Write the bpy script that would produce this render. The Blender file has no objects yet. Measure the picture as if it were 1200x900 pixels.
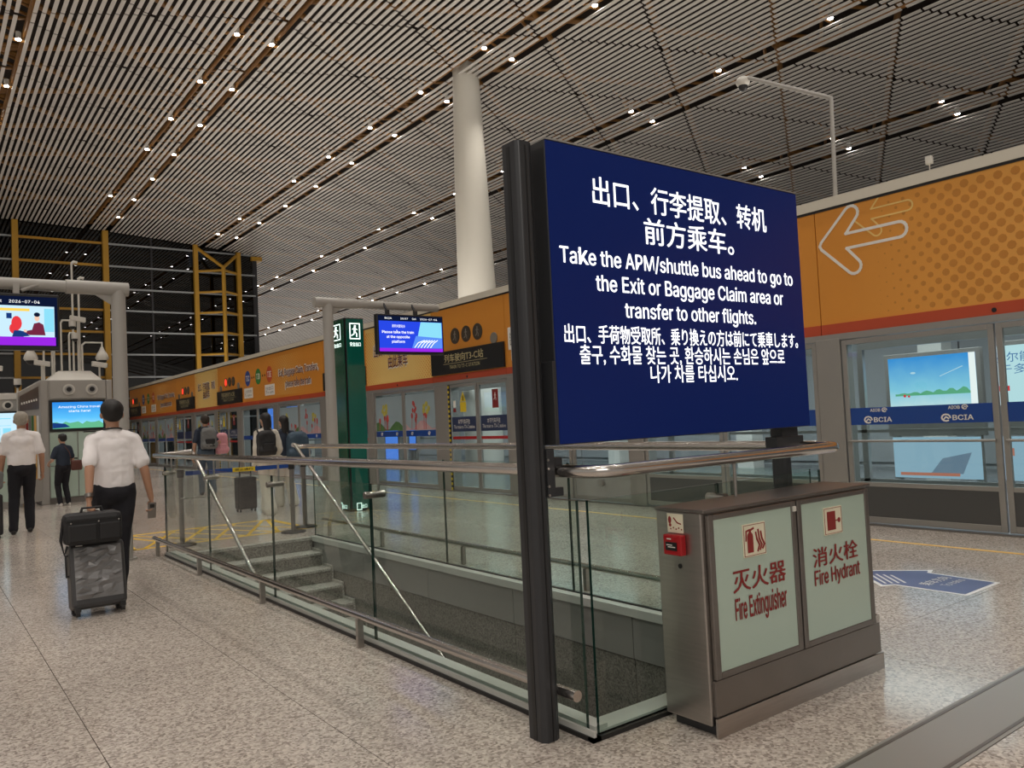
import bpy, bmesh, math, random
from mathutils import Vector, Matrix
random.seed(7)
sc = bpy.context.scene
C = sc.collection
PI = math.pi

# ------------------------------------------------------------------ camera, world, lights, exposure
cam_d = bpy.data.cameras.new('camera'); cam = bpy.data.objects.new('camera', cam_d); C.objects.link(cam)
cam_d.lens = 936.2 / 1200 * 36; cam_d.sensor_width = 36; cam_d.clip_end = 400
Rm = Matrix(((0.80033547, 0.01280537, -0.59941568), (-0.59766026, -0.06232743, -0.79932315), (-0.04759566, 0.9979736, -0.04222959)))
cam.matrix_world = Matrix.Translation((0, 0, 1.45)) @ Rm.to_4x4()
sc.camera = cam
sc.cycles.caustics_reflective = False; sc.cycles.caustics_refractive = False
sc.view_settings.view_transform = 'Standard'; sc.view_settings.look = 'None'
sc.view_settings.exposure = 0.17; sc.view_settings.gamma = 1.0; sc.view_settings.use_curve_mapping = False
wd = bpy.data.worlds.new('hall_ambience'); sc.world = wd; wd.use_nodes = True
wd.node_tree.nodes['Background'].inputs[0].default_value = (1.0, 0.93, 0.85, 1)
wd.node_tree.nodes['Background'].inputs[1].default_value = 0.30

def area(name, loc, rot, sx, sy, e, col=(1, .93, .84)):
    d = bpy.data.lights.new(name, 'AREA'); d.shape = 'RECTANGLE'; d.size = sx; d.size_y = sy; d.energy = e; d.color = col
    o = bpy.data.objects.new(name, d); C.objects.link(o); o.location = loc; o.rotation_euler = rot
    return o
# unseen uplights added to brighten the slats: on the roof of the platform screen, and in the hall behind and left of the camera
area('roof_uplight', (11.6, 22, 4.1), (PI, 0, 0), 3.0, 44, 800)
area('hall_uplight', (-9, 14, 4.2), (PI, 0, 0), 5, 44, 2000)
area('hall_uplight', (6, -9, 4.2), (PI, 0, 0), 18, 8, 1100)
area('far_uplight', (24, 60, 4.0), (PI, 0, 0), 12, 40, 900)
area('hall_fill', (-4, -7, 8.5), (math.radians(50), 0, math.radians(-35)), 7, 4, 420)

CX0, CZ0, CK = 1.8, 12.2, .0043
def zc(x): return CZ0 - CK * (x - CX0) ** 2

# ------------------------------------------------------------------ materials
M = {}
def mat(name, col, rough=.5, metal=0, emit=None, es=1, noise=None, bump=None, coat=0, spec=None, alpha=None):
    m = bpy.data.materials.new(name); m.use_nodes = True; nt = m.node_tree; b = nt.nodes['Principled BSDF']
    b.inputs['Base Color'].default_value = (*col, 1); b.inputs['Roughness'].default_value = rough; b.inputs['Metallic'].default_value = metal
    if coat: b.inputs['Coat Weight'].default_value = coat; b.inputs['Coat Roughness'].default_value = .08
    if spec is not None: b.inputs['Specular IOR Level'].default_value = spec
    if emit: b.inputs['Emission Color'].default_value = (*emit, 1); b.inputs['Emission Strength'].default_value = es
    if noise or bump:
        tc = nt.nodes.new('ShaderNodeTexCoord'); n = nt.nodes.new('ShaderNodeTexNoise')
        mp = nt.nodes.new('ShaderNodeMapping'); nt.links.new(tc.outputs['Object'], mp.inputs[0]); nt.links.new(mp.outputs[0], n.inputs['Vector'])
        s = (noise or bump)
        n.inputs['Scale'].default_value = s[0]; n.inputs['Detail'].default_value = 4
        if len(s) > 2: mp.inputs['Scale'].default_value = s[2]
        if noise:
            r = nt.nodes.new('ShaderNodeMixRGB'); a = s[1]
            r.inputs[1].default_value = (*[max(0, c * (1 - a)) for c in col], 1); r.inputs[2].default_value = (*[min(1, c * (1 + a)) for c in col], 1)
            nt.links.new(n.outputs['Fac'], r.inputs[0]); nt.links.new(r.outputs[0], b.inputs['Base Color'])
        if bump:
            bp = nt.nodes.new('ShaderNodeBump'); bp.inputs['Strength'].default_value = bump[1]; bp.inputs['Distance'].default_value = .01
            nt.links.new(n.outputs['Fac'], bp.inputs['Height']); nt.links.new(bp.outputs[0], b.inputs['Normal'])
    M[name] = m
    return m
def emat(name, col, s=1):
    m = bpy.data.materials.new(name); m.use_nodes = True; nt = m.node_tree; nt.nodes.clear()
    e = nt.nodes.new('ShaderNodeEmission'); o = nt.nodes.new('ShaderNodeOutputMaterial')
    e.inputs[0].default_value = (*col, 1); e.inputs[1].default_value = s; nt.links.new(e.outputs[0], o.inputs[0]); M[name] = m
    return m
def glassmat(name, tint, refl=.9, rough=0.0, ior=1.5):
    m = bpy.data.materials.new(name); m.use_nodes = True; nt = m.node_tree; nt.nodes.clear()
    t = nt.nodes.new('ShaderNodeBsdfTransparent'); g = nt.nodes.new('ShaderNodeBsdfGlossy'); f = nt.nodes.new('ShaderNodeFresnel')
    mx = nt.nodes.new('ShaderNodeMixShader'); o = nt.nodes.new('ShaderNodeOutputMaterial')
    t.inputs[0].default_value = (*tint, 1); g.inputs[0].default_value = (refl, refl, refl, 1); g.inputs['Roughness'].default_value = rough
    f.inputs[0].default_value = ior
    ge = nt.nodes.new('ShaderNodeNewGeometry'); iv = nt.nodes.new('ShaderNodeMath'); iv.operation = 'SUBTRACT'; iv.inputs[0].default_value = 1
    nt.links.new(ge.outputs['Backfacing'], iv.inputs[1]); ml = nt.nodes.new('ShaderNodeMath'); ml.operation = 'MULTIPLY'   # leaving the sheet: no second, total reflection
    nt.links.new(f.outputs[0], ml.inputs[0]); nt.links.new(iv.outputs[0], ml.inputs[1])
    nt.links.new(ml.outputs[0], mx.inputs[0]); nt.links.new(t.outputs[0], mx.inputs[1]); nt.links.new(g.outputs[0], mx.inputs[2]); nt.links.new(mx.outputs[0], o.inputs[0])
    M[name] = m
    return m
def granite(name, cols, scale, rough, rvar=.0, spec=.5):
    m = bpy.data.materials.new(name); m.use_nodes = True; nt = m.node_tree; b = nt.nodes['Principled BSDF']
    g = nt.nodes.new('ShaderNodeNewGeometry'); v = nt.nodes.new('ShaderNodeTexVoronoi'); v.inputs['Scale'].default_value = scale
    n = nt.nodes.new('ShaderNodeTexNoise'); n.inputs['Scale'].default_value = scale * .9; n.inputs['Detail'].default_value = 5; n.inputs['Roughness'].default_value = .7
    big = nt.nodes.new('ShaderNodeTexNoise'); big.inputs['Scale'].default_value = .45; big.inputs['Detail'].default_value = 3
    nt.links.new(g.outputs['Position'], v.inputs['Vector']); nt.links.new(g.outputs['Position'], n.inputs['Vector']); nt.links.new(g.outputs['Position'], big.inputs['Vector'])
    sep = nt.nodes.new('ShaderNodeSeparateColor'); nt.links.new(v.outputs['Color'], sep.inputs[0])
    ad = nt.nodes.new('ShaderNodeMath'); ad.operation = 'ADD'; nt.links.new(sep.outputs[0], ad.inputs[0]); nt.links.new(n.outputs['Fac'], ad.inputs[1])
    hf = nt.nodes.new('ShaderNodeMath'); hf.operation = 'MULTIPLY'; hf.inputs[1].default_value = .5; nt.links.new(ad.outputs[0], hf.inputs[0])
    r = nt.nodes.new('ShaderNodeValToRGB'); el = r.color_ramp.elements
    el[0].position = .18; el[0].color = (*cols[0], 1); el[1].position = .8; el[1].color = (*cols[2], 1)
    e = el.new(.42); e.color = (*cols[1], 1)
    nt.links.new(hf.outputs[0], r.inputs[0])
    hs = nt.nodes.new('ShaderNodeHueSaturation'); mr = nt.nodes.new('ShaderNodeMapRange')
    mr.inputs[1].default_value = .3; mr.inputs[2].default_value = .7; mr.inputs[3].default_value = .86; mr.inputs[4].default_value = 1.12
    nt.links.new(big.outputs['Fac'], mr.inputs[0]); nt.links.new(mr.outputs[0], hs.inputs['Value']); nt.links.new(r.outputs[0], hs.inputs['Color'])
    nt.links.new(hs.outputs[0], b.inputs['Base Color'])
    b.inputs['Roughness'].default_value = rough; b.inputs['Specular IOR Level'].default_value = spec
    M[name] = m
    return m

granite('floor_granite', ((.21, .175, .15), (.46, .405, .36), (.74, .67, .60)), 78, .16, spec=.6)
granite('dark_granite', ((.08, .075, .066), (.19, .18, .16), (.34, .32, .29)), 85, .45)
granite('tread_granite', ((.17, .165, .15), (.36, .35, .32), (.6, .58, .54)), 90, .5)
mat('joint', (.10, .09, .08), .8)
mat('slat_white', (.54, .505, .47), .42)
mat('roof_dark', (.022, .013, .008), .9)
mat('truss_gold', (.26, .12, .027), .5, noise=(3, .3))
mat('yellow_steel', (.46, .25, .025), .5)
mat('mullion', (.38, .40, .42), .45, .3)
mat('mullion_dark', (.03, .03, .035), .4)
mat('steel', (.44, .41, .385), .28, .95, noise=(6, .12, (1, 1, 14)))
mat('steel_rail', (.60, .57, .54), .2, 1.0)
mat('steel_dark', (.25, .23, .215), .35, .9, noise=(5, .12, (1, 14, 1)))
mat('aluminium', (.42, .41, .39), .4, .6)
mat('frame_grey', (.36, .345, .32), .42, .55)
mat('anthracite', (.045, .047, .052), .38, .3)
mat('kick_grey', (.085, .085, .085), .3, .2)
mat('black', (.012, .012, .013), .35)
mat('black_matte', (.015, .015, .016), .8)
mat('sign_blue', (.002, .008, .06), .3, emit=(.002, .010, .075), es=.5, spec=.2)
emat('sign_text', (1, 1, 1), 1.5)
mat('paint_grey', (.40, .385, .36), .45)
mat('paint_light', (.68, .66, .61), .45)
mat('cream', (.72, .68, .58), .5)
mat('column_cream', (.62, .595, .53), .55, noise=(.8, .05))
mat('orange', (.72, .285, .035), .38, noise=(.7, .05))
mat('orange_dots', (.58, .235, .035), .4)
mat('orange_dark', (.60, .225, .028), .4)
mat('orange_pale', (.80, .46, .12), .4)
mat('fascia_yellow', (.86, .60, .20), .4)
mat('red_strip', (.50, .07, .025), .4)
mat('ink_maroon', (.13, .02, .02), .5)
mat('ink_white', (.85, .83, .78), .5)
mat('ink_red', (.27, .02, .018), .4)
mat('ink_black', (.02, .02, .02), .5)
mat('gold_text', (.62, .55, .30), .4)
mat('dot_dark', (.06, .045, .03), .4)
mat('grille_grey', (.22, .20, .17), .5)
emat('dot_red', (1, .06, .03), 1.1)
mat('route_blue', (.03, .08, .33), .4)
mat('route_green', (.04, .25, .06), .4)
mat('route_red', (.6, .09, .03), .4)
mat('frosted', (.47, .60, .52), .12, coat=.6, noise=(1.2, .04))
mat('label_cream', (.83, .80, .62), .5)
mat('alarm_red', (.42, .01, .015), .3)
glassmat('rail_glass', (.90, .95, .925), .9)
glassmat('screen_glass', (.80, .86, .85), .9, ior=1.6)
mat('glass_edge', (.008, .035, .028), .12, coat=.5)
glassmat('night_glass', (.10, .13, .16), .75, ior=1.75)
mat('sill_white', (.60, .61, .58), .3, noise=(2, .08))
mat('metal_panel', (.40, .395, .38), .35, .35, noise=(1.5, .08))
mat('rubber', (.02, .02, .02), .7)
mat('floor_yellow', (.80, .50, .02), .45)
mat('floor_line', (.75, .42, .04), .4)
mat('sticker_blue', (.085, .11, .26), .4)
mat('sticker_white', (.80, .80, .80), .4)
mat('exit_green', (.003, .085, .045), .16, coat=.6)
mat('exit_teal', (.005, .13, .10), .16, coat=.6)
emat('exit_white', (.85, 1, .93), 1.6)
emat('scr_blue', (.02, .06, .72), 1.0)
emat('scr_blue_mid', (.10, .26, .85), 1.0)
emat('scr_sky', (.10, .42, .85), 1.0)
emat('scr_pale', (.55, .78, .92), 1.0)
emat('scr_cyan', (.25, .68, .86), 1.0)
emat('scr_purple', (.30, .02, .72), 1.0)
emat('scr_white', (1, 1, 1), 1.1)
emat('scr_dark', (.004, .008, .03), 1.0)
emat('scr_red', (.75, .04, .05), 1.0)
emat('scr_maroon', (.16, .02, .05), 1.0)
emat('scr_yellow', (.95, .62, .10), 1.0)
emat('scr_green', (.12, .45, .25), 1.0)
emat('scr_navy', (.01, .04, .18), 1.0)
emat('scr_skin', (.85, .55, .42), 1.0)
emat('scr_pink', (.9, .12, .5), 1.0)
def gradmat(name, axis, a, b, stops, emis=True, nz=0, rough=.4):
    m = bpy.data.materials.new(name); m.use_nodes = True; nt = m.node_tree
    tc = nt.nodes.new('ShaderNodeTexCoord'); sp = nt.nodes.new('ShaderNodeSeparateXYZ'); mr = nt.nodes.new('ShaderNodeMapRange'); r = nt.nodes.new('ShaderNodeValToRGB')
    nt.links.new(tc.outputs['Object'], sp.inputs[0]); mr.inputs[1].default_value = a; mr.inputs[2].default_value = b
    src = sp.outputs[axis]
    if nz:
        n = nt.nodes.new('ShaderNodeTexNoise'); n.inputs['Scale'].default_value = 3; n.inputs['Detail'].default_value = 5; ml = nt.nodes.new('ShaderNodeMath'); ml.operation = 'MULTIPLY_ADD'
        nt.links.new(tc.outputs['Object'], n.inputs['Vector']); nt.links.new(n.outputs['Fac'], ml.inputs[0]); ml.inputs[1].default_value = nz; nt.links.new(src, ml.inputs[2]); src = ml.outputs[0]
    nt.links.new(src, mr.inputs[0]); nt.links.new(mr.outputs[0], r.inputs[0]); el = r.color_ramp.elements
    el[0].position = stops[0][0]; el[0].color = (*stops[0][1], 1); el[1].position = stops[-1][0]; el[1].color = (*stops[-1][1], 1)
    for p, c in stops[1:-1]: e = el.new(p); e.color = (*c, 1)
    if emis:
        e = nt.nodes.new('ShaderNodeEmission'); nt.links.new(r.outputs[0], e.inputs[0]); nt.links.new(e.outputs[0], nt.nodes['Material Output'].inputs[0])
    else:
        nt.links.new(r.outputs[0], nt.nodes['Principled BSDF'].inputs['Base Color']); nt.nodes['Principled BSDF'].inputs['Roughness'].default_value = rough
    M[name] = m
gradmat('scr_ad', 2, 1.45, 2.25, [(0, (.62, .84, .92)), (.35, (.28, .68, .88)), (1, (.04, .33, .80))], nz=.25)
gradmat('scr_kiosk', 2, 1.75, 2.35, [(0, (.35, .75, .92)), (.4, (.10, .50, .90)), (1, (.02, .22, .72))], nz=.1)
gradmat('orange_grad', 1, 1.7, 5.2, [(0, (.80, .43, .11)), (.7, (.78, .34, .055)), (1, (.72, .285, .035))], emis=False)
emat('lamp_white', (1, .96, .9), 34)
mat('band_blue', (.01, .06, .30), .3)
mat('band_navy', (.02, .035, .10), .4)
mat('warn_yellow', (.80, .58, .02), .4)
mat('poster_sky', (.32, .42, .47), .4, noise=(1.2, .12))
mat('poster_green', (.08, .19, .06), .5, noise=(9, .5))
mat('poster_red', (.50, .06, .05), .5)
mat('poster_yellow', (.50, .46, .08), .5, noise=(12, .4))
mat('poster_pink', (.55, .36, .38), .5, noise=(5, .3))
mat('guideway', (.22, .23, .235), .2, noise=(.8, .2))
mat('guide_wall', (.36, .37, .38), .4, noise=(.6, .15))
mat('skin', (.46, .25, .16), .5)
mat('skin_pale', (.55, .33, .23), .5)
mat('white_shirt', (.92, .89, .90), .8)
mat('trousers', (.012, .012, .017), .9)
mat('hair_black', (.012, .010, .010), .55)
mat('hair_grey', (.36, .33, .28), .7, noise=(25, .35))
mat('hair_brown', (.03, .02, .014), .6)
mat('navy_tee', (.022, .032, .055), .85)
mat('jeans', (.07, .10, .14), .85)
mat('cream_cloth', (.68, .64, .57), .85, noise=(6, .06))
mat('blue_bag', (.045, .08, .12), .7, noise=(5, .3))
mat('grey_bag', (.16, .165, .165), .7, noise=(8, .25))
mat('pink_bag', (.62, .28, .32), .7, noise=(5, .2))
mat('brown_bag', (.10, .03, .02), .5)
mat('shoe_black', (.015, .014, .014), .4)
mat('shoe_white', (.65, .63, .6), .5)
mat('case_shell', (.045, .045, .048), .38)
mat('nylon', (.014, .014, .016), .65)
mat('red_pattern', (.25, .03, .03), .5)

# ------------------------------------------------------------------ mesh helpers
class MB:
    def __init__(s): s.v = []; s.f = []; s.mi = []; s.smooth = []
    def _add(s, vs, fs, mi=0, sm=False):
        o = len(s.v); s.v += [tuple(v) for v in vs]
        for f in fs: s.f.append([o + i for i in f]); s.mi.append(mi); s.smooth.append(sm)
        return s
    def box(s, x0, x1, y0, y1, z0, z1, mi=0, side=None):
        if x0 > x1: x0, x1 = x1, x0
        if y0 > y1: y0, y1 = y1, y0
        if z0 > z1: z0, z1 = z1, z0
        vs = [(x, y, z) for z in (z0, z1) for y in (y0, y1) for x in (x0, x1)]
        s._add(vs, [(0, 2, 3, 1), (4, 5, 7, 6), (0, 1, 5, 4), (2, 6, 7, 3), (0, 4, 6, 2), (1, 3, 7, 5)], mi)
        return s
    def hexa(s, vs, mi=0):
        return s._add(vs, [(0, 2, 3, 1), (4, 5, 7, 6), (0, 1, 5, 4), (2, 6, 7, 3), (0, 4, 6, 2), (1, 3, 7, 5)], mi)
    def tube(s, pts, r, n=12, mi=0, caps=True, rs=None):
        pts = [Vector(p) for p in pts]; N = len(pts); rings = []; prev = None
        for i, p in enumerate(pts):
            if i == 0: t = pts[1] - p
            elif i == N - 1: t = p - pts[i - 1]
            else: t = (pts[i + 1] - p).normalized() + (p - pts[i - 1]).normalized()
            t.normalize()
            if prev is None:
                a = Vector((0, 0, 1)) if abs(t.z) < .9 else Vector((1, 0, 0)); u = t.cross(a).normalized()
            else:
                u = prev - t * prev.dot(t); u.normalize()
            prev = u; w = t.cross(u); rr = rs[i] if rs else r
            rings.append([p + (u * math.cos(2 * PI * k / n) + w * math.sin(2 * PI * k / n)) * rr for k in range(n)])
        vs = [v for rg in rings for v in rg]; fs = []
        for i in range(N - 1):
            for k in range(n):
                k2 = (k + 1) % n; fs.append((i * n + k, i * n + k2, (i + 1) * n + k2, (i + 1) * n + k))
        s._add(vs, fs, mi, True)
        if caps:
            s._add(rings[0], [tuple(reversed(range(n)))], mi); s._add(rings[-1], [tuple(range(n))], mi)
        return s
    def prism(s, poly, O, U, V, d, mi=0):
        O, U, V = Vector(O), Vector(U), Vector(V); Nn = U.cross(V).normalized()
        a = [O + U * p[0] + V * p[1] for p in poly]; b = [p + Nn * d for p in a]; n = len(poly)
        s._add(b, [tuple(range(n))], mi); s._add(a, [tuple(reversed(range(n)))], mi)
        s._add(a + b, [(i, (i + 1) % n, n + (i + 1) % n, n + i) for i in range(n)], mi)
        return s
    def sphere(s, c, r, n=12, m=8, mi=0, sc3=(1, 1, 1), zmin=-1):
        c = Vector(c); vs = []; fs = []
        for j in range(m + 1):
            th = PI * j / m
            for i in range(n):
                a = 2 * PI * i / n; z = max(math.cos(th), zmin)
                vs.append(c + Vector((math.sin(th) * math.cos(a) * r * sc3[0], math.sin(th) * math.sin(a) * r * sc3[1], z * r * sc3[2])))
        for j in range(m):
            for i in range(n):
                i2 = (i + 1) % n; fs.append((j * n + i, (j + 1) * n + i, (j + 1) * n + i2, j * n + i2))
        return s._add(vs, fs, mi, True)
    def build(s, name, mats, parent=None, bevel=0, loc=None):
        me = bpy.data.meshes.new(name); me.from_pydata(s.v, [], s.f)
        for p, mi, sm in zip(me.polygons, s.mi, s.smooth): p.material_index = mi; p.use_smooth = sm
        if not isinstance(mats, (list, tuple)): mats = [mats]
        for m in mats: me.materials.append(M[m])
        o = bpy.data.objects.new(name, me); C.objects.link(o)
        if parent is not None:
            o.parent = parent
        if loc is not None: o.location = loc
        if bevel:
            b = o.modifiers.new('bevel', 'BEVEL'); b.width = bevel; b.segments = 2; b.limit_method = 'ANGLE'
        return o
def tag(o, label=None, cat=None, group=None, kind=None):
    if label: o['label'] = label
    if cat: o['category'] = cat
    if group: o['group'] = group
    if kind: o['kind'] = kind
    return o
def empty(name, loc=(0, 0, 0), rz=0, label=None, cat=None, group=None, kind=None, rx=0):
    o = bpy.data.objects.new(name, None); C.objects.link(o); o.location = loc; o.rotation_euler = (rx, 0, rz); o.empty_display_size = .1
    return tag(o, label, cat, group, kind)
def box(name, x0, x1, y0, y1, z0, z1, m, parent=None, bevel=0): return MB().box(x0, x1, y0, y1, z0, z1).build(name, m, parent, bevel)
FONT = None
try:   # Blender's own bundled sans serif; without it the built-in font is used
    import os
    FONT = bpy.data.fonts.load(os.path.join(bpy.utils.system_resource('DATAFILES'), 'fonts', 'Inter.woff2'))
except Exception: FONT = None
def text(name, body, m, parent, O, U, V, u0, u1, v0, v1, bold=0.0, d=.002, res=3, keep=False):
    """Lettering fitted into the rectangle u0..u1, v0..v1 of the plane O,U,V."""
    c = bpy.data.curves.new(name, 'FONT'); c.body = body; c.size = 1
    if FONT and body.isascii():
        c.font = FONT
        if 'k' in body:      # this font's k has crossing outlines: take that letter from the built-in font
            c.font_bold = bpy.data.fonts.load('<builtin>')
            for i_, ch_ in enumerate(body):
                if ch_ == 'k': c.body_format[i_].use_bold = True
    c.resolution_u = res; c.align_x = 'CENTER'; c.space_line = .95
    t = bpy.data.objects.new(name, c); C.objects.link(t)
    me = bpy.data.meshes.new_from_object(t.evaluated_get(bpy.context.evaluated_depsgraph_get()))
    bpy.data.objects.remove(t)
    if FONT and body.isascii() and 'k' in body and '\n' not in body:      # bring the borrowed letter down to the height of its neighbours
        bm = bmesh.new(); bm.from_mesh(me); seen = set(); isl = []
        for vs_ in bm.verts:
            if vs_ in seen: continue
            st_, grp = [vs_], []; seen.add(vs_)
            while st_:
                v = st_.pop(); grp.append(v)
                for e_ in v.link_edges:
                    o_ = e_.other_vert(v)
                    if o_ not in seen: seen.add(o_); st_.append(o_)
            isl.append(grp)
        tops = sorted(((max(v.co.y for v in g_), i_) for i_, g_ in enumerate(isl)), reverse=True)
        tgt = tops[body.count('k')][0]
        kill = []
        for tp, i_ in tops[:body.count('k')]:      # redraw the letter: stem, upper arm, lower leg
            g_ = isl[i_]; xa = min(v.co.x for v in g_); xb = max(v.co.x for v in g_) - .015; w_ = .088; xh = tgt * .735; kill += g_
            for poly in ([(xa, 0), (xa + w_, 0), (xa + w_, tgt), (xa, tgt)], [(xa + w_, xh * .30), (xa + w_, xh * .52), (xb - .125, xh), (xb - .015, xh)],
                         [(xb - .105, 0), (xb, 0), (xa + w_ + .125, xh * .60), (xa + w_ + .055, xh * .46)]):
                bm.faces.new([bm.verts.new((px_, py_, 0)) for px_, py_ in poly])
        bmesh.ops.delete(bm, geom=kill, context='VERTS'); bmesh.ops.recalc_face_normals(bm, faces=bm.faces)
        for f_ in bm.faces:
            if f_.normal.z < 0: f_.normal_flip()
        bm.to_mesh(me); bm.free()
    xs = [v.co.x for v in me.vertices]; ys = [v.co.y for v in me.vertices]
    a, b, e, f = min(xs), max(xs), min(ys), max(ys)
    O, U, V = Vector(O), Vector(U), Vector(V); N = U.cross(V).normalized()
    su = (u1 - u0) / (b - a); sv = (v1 - v0) / (f - e)
    for v in me.vertices: v.co = O + U * (u0 + (v.co.x - a) * su) + V * (v0 + (v.co.y - e) * sv) + N * d
    if bold:      # heavier weight: the same outlines again, shifted a little each way
        k = bold * .7; src = me.copy(); bm = bmesh.new()
        for lay, (du, dv) in enumerate(((-k, 0), (k, 0), (0, -k * .6), (0, k * .6))):
            n0 = len(bm.verts); bm.from_mesh(src); bm.verts.ensure_lookup_table()
            for v in bm.verts[n0:]: v.co += U * du * su + V * dv * sv + N * .00025 * (lay + 1)
        bm.to_mesh(me); bm.free()
    me.materials.clear(); me.materials.append(M[m])
    o = bpy.data.objects.new(name, me); C.objects.link(o); o.parent = parent
    return o
def flat(name, polys, m, parent, O, U, V, d=.002):
    b = MB()
    for i, p in enumerate(polys): b.prism(p, O, U, V, d + (i % 8) * .00012)
    return b.build(name, m, parent)
def rect(u0, u1, v0, v1): return [(u0, v0), (u1, v0), (u1, v1), (u0, v1)]
def circ(cu, cv, r, n=20, ry=None): return [(cu + r * math.cos(2 * PI * k / n), cv + (ry or r) * math.sin(2 * PI * k / n)) for k in range(n)]
def stroke(pts, w):
    out = []
    for a, b in zip(pts, pts[1:]):
        a, b = Vector(a), Vector(b); t = (b - a).normalized(); n = Vector((-t.y, t.x)) * w / 2; a2 = a - t * w * .4; b2 = b + t * w * .4
        out.append([tuple(a2 - n), tuple(b2 - n), tuple(b2 + n), tuple(a2 + n)])
    return out
def man_icon(cu, cv, h):
    s = h
    P = [circ(cu + .02 * s, cv + .40 * s, .085 * s, 12)]
    for pts, w in (([(cu, cv + .28 * s), (cu - .02 * s, cv - .02 * s)], .15), ([(cu, cv + .25 * s), (cu + .2 * s, cv + .12 * s)], .06), ([(cu, cv + .26 * s), (cu - .2 * s, cv + .14 * s)], .06),
                   ([(cu - .02 * s, cv), (cu + .15 * s, cv - .2 * s), (cu + .14 * s, cv - .42 * s)], .085), ([(cu - .02 * s, cv), (cu - .1 * s, cv - .24 * s), (cu - .28 * s, cv - .34 * s)], .085)):
        P += stroke(pts, w * s)
    return P

# ------------------------------------------------------------------ SETTING: floor with stairwell hole
TX, TY, X00, Y00 = .93, 1.33, .67, 2.72
SX0, SX1, SY0, SY1 = 2.45, 4.24, 2.80, 10.15      # stairwell opening
floor = MB()
for a in ((-30, SX0, -25, 60), (SX1, 9.1, -25, 60), (SX0, SX1, -25, SY0), (SX0, SX1, SY1, 60)): floor.box(a[0], a[1], a[2], a[3], -.16, -.012)
floor = floor.build('floor', 'joint'); tag(floor, 'polished speckled beige granite floor of the hall', kind='structure')
JG = .0022
full = None; rest = MB()
def tilebox(mb, x0, x1, y0, y1):
    mb.box(x0, x1, y0, y1, -.0115, 0)
cnt = 0
for i in range(-32, 10):
    for j in range(-18, 35):
        x0 = X00 + i * TX + JG; x1 = x0 + TX - 2 * JG; y0 = Y00 + j * TY + JG; y1 = y0 + TY - 2 * JG
        x1 = min(x1, 8.98)
        if x1 - x0 < .1: continue
        if y0 < 1.86 and y1 > 1.55 :
            # the steel expansion joint cover runs across here
            pieces = [(x0, x1, y0, 1.548), (x0, x1, 1.872, y1)]
        else: pieces = [(x0, x1, y0, y1)]
        out = []
        for (a, b, c_, d) in pieces:
            if d - c_ < .02: continue
            if b <= SX0 or a >= SX1 or d <= SY0 or c_ >= SY1: out.append((a, b, c_, d)); continue
            if a < SX0: out.append((a, SX0, c_, d))
            if b > SX1: out.append((SX1, b, c_, d))
            aa, bb = max(a, SX0), min(b, SX1)
            if c_ < SY0: out.append((aa, bb, c_, SY0))
            if d > SY1: out.append((aa, bb, SY1, d))
        near = (-1 <= i <= 8 and -2 <= j <= 21)
        for q in out:
            whole = (q == (x0, x1, y0, y1))
            if near and cnt < 298:
                cnt += 1
                if whole:
                    if full is None:
                        full = MB().box(0, TX - 2 * JG, 0, TY - 2 * JG, -.0115, 0).build('tile', 'floor_granite', floor, loc=(x0, y0, 0))
                        full['label'] = 'beige speckled granite tile'
                    else:
                        o = full.copy(); C.objects.link(o); o.location = (x0, y0, 0)
                else:
                    o = MB().box(*q, -.0115, 0).build('tile', 'floor_granite', floor)
            else: tilebox(rest, *q)
r_ = rest.build('far_tiles', 'floor_granite', floor); r_['kind'] = 'stuff'
# steel expansion joint cover
jc = box('joint_cover', -30, 8.98, 1.55, 1.87, -.0115, .003, 'aluminium'); tag(jc, 'flat steel expansion joint cover set across the granite floor', 'joint cover')
for yy in (1.575, 1.845): box('cover_edge', -30, 8.98, yy - .008, yy + .008, .003, .005, 'steel_dark', jc)

# stairwell: walls, steps
sw = MB()
sw.box(SX0 - .2, SX0, SY0 - .2, SY1 + .2, -3.4, -.16); sw.box(SX1, SX1 + .2, SY0 - .2, SY1 + .2, -3.4, -.16)
sw.box(SX0, SX1, SY0 - .2, SY0, -3.4, -.16)
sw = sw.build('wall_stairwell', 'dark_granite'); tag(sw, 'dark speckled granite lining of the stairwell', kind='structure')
fl2 = box('floor_lower', SX0 - .2, SX1 + .2, -1, 10.3, -3.5, -3.4, 'dark_granite'); tag(fl2, 'landing floor at the bottom of the stairwell', kind='structure')
# metal facing panels on far wall of the well
for k in range(5):
    y0 = SY0 + .01 + k * (SY1 - SY0) / 5; box('facing_panel', SX1 - .03, SX1, y0 + .004, y0 + (SY1 - SY0) / 5 - .004, -.36, -.012, 'metal_panel', sw)
    box('granite_slab', SX1 - .02, SX1, y0 + .004, y0 + (SY1 - SY0) / 5 - .004, -1.25, -.368, 'dark_granite', sw)
    box('granite_slab', SX1 - .02, SX1, y0 + .004, y0 + (SY1 - SY0) / 5 - .004, -2.3, -1.258, 'dark_granite', sw)
for s_ in (SX0,): box('facing_panel', s_, s_ + .03, SY0 + .01, SY1 - .3, -.36, -.012, 'metal_panel', sw)
st = empty('staircase', (3.2, 10.15, 0), 0, 'granite staircase going down behind the glass balustrade', 'stairs')
NS = 19; RS, TR = .165, .30
for k in range(NS):
    yb = -k * TR; zt = -(k + 1) * RS
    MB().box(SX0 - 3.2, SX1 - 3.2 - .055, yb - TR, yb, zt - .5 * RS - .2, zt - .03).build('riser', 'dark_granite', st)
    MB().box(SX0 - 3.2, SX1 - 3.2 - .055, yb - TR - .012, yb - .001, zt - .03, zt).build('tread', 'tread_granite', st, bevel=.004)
box('riser', SX0 - 3.2, SX1 - 3.2 - .055, -.002, .03, -.165, -.035, 'dark_granite', st)
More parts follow.
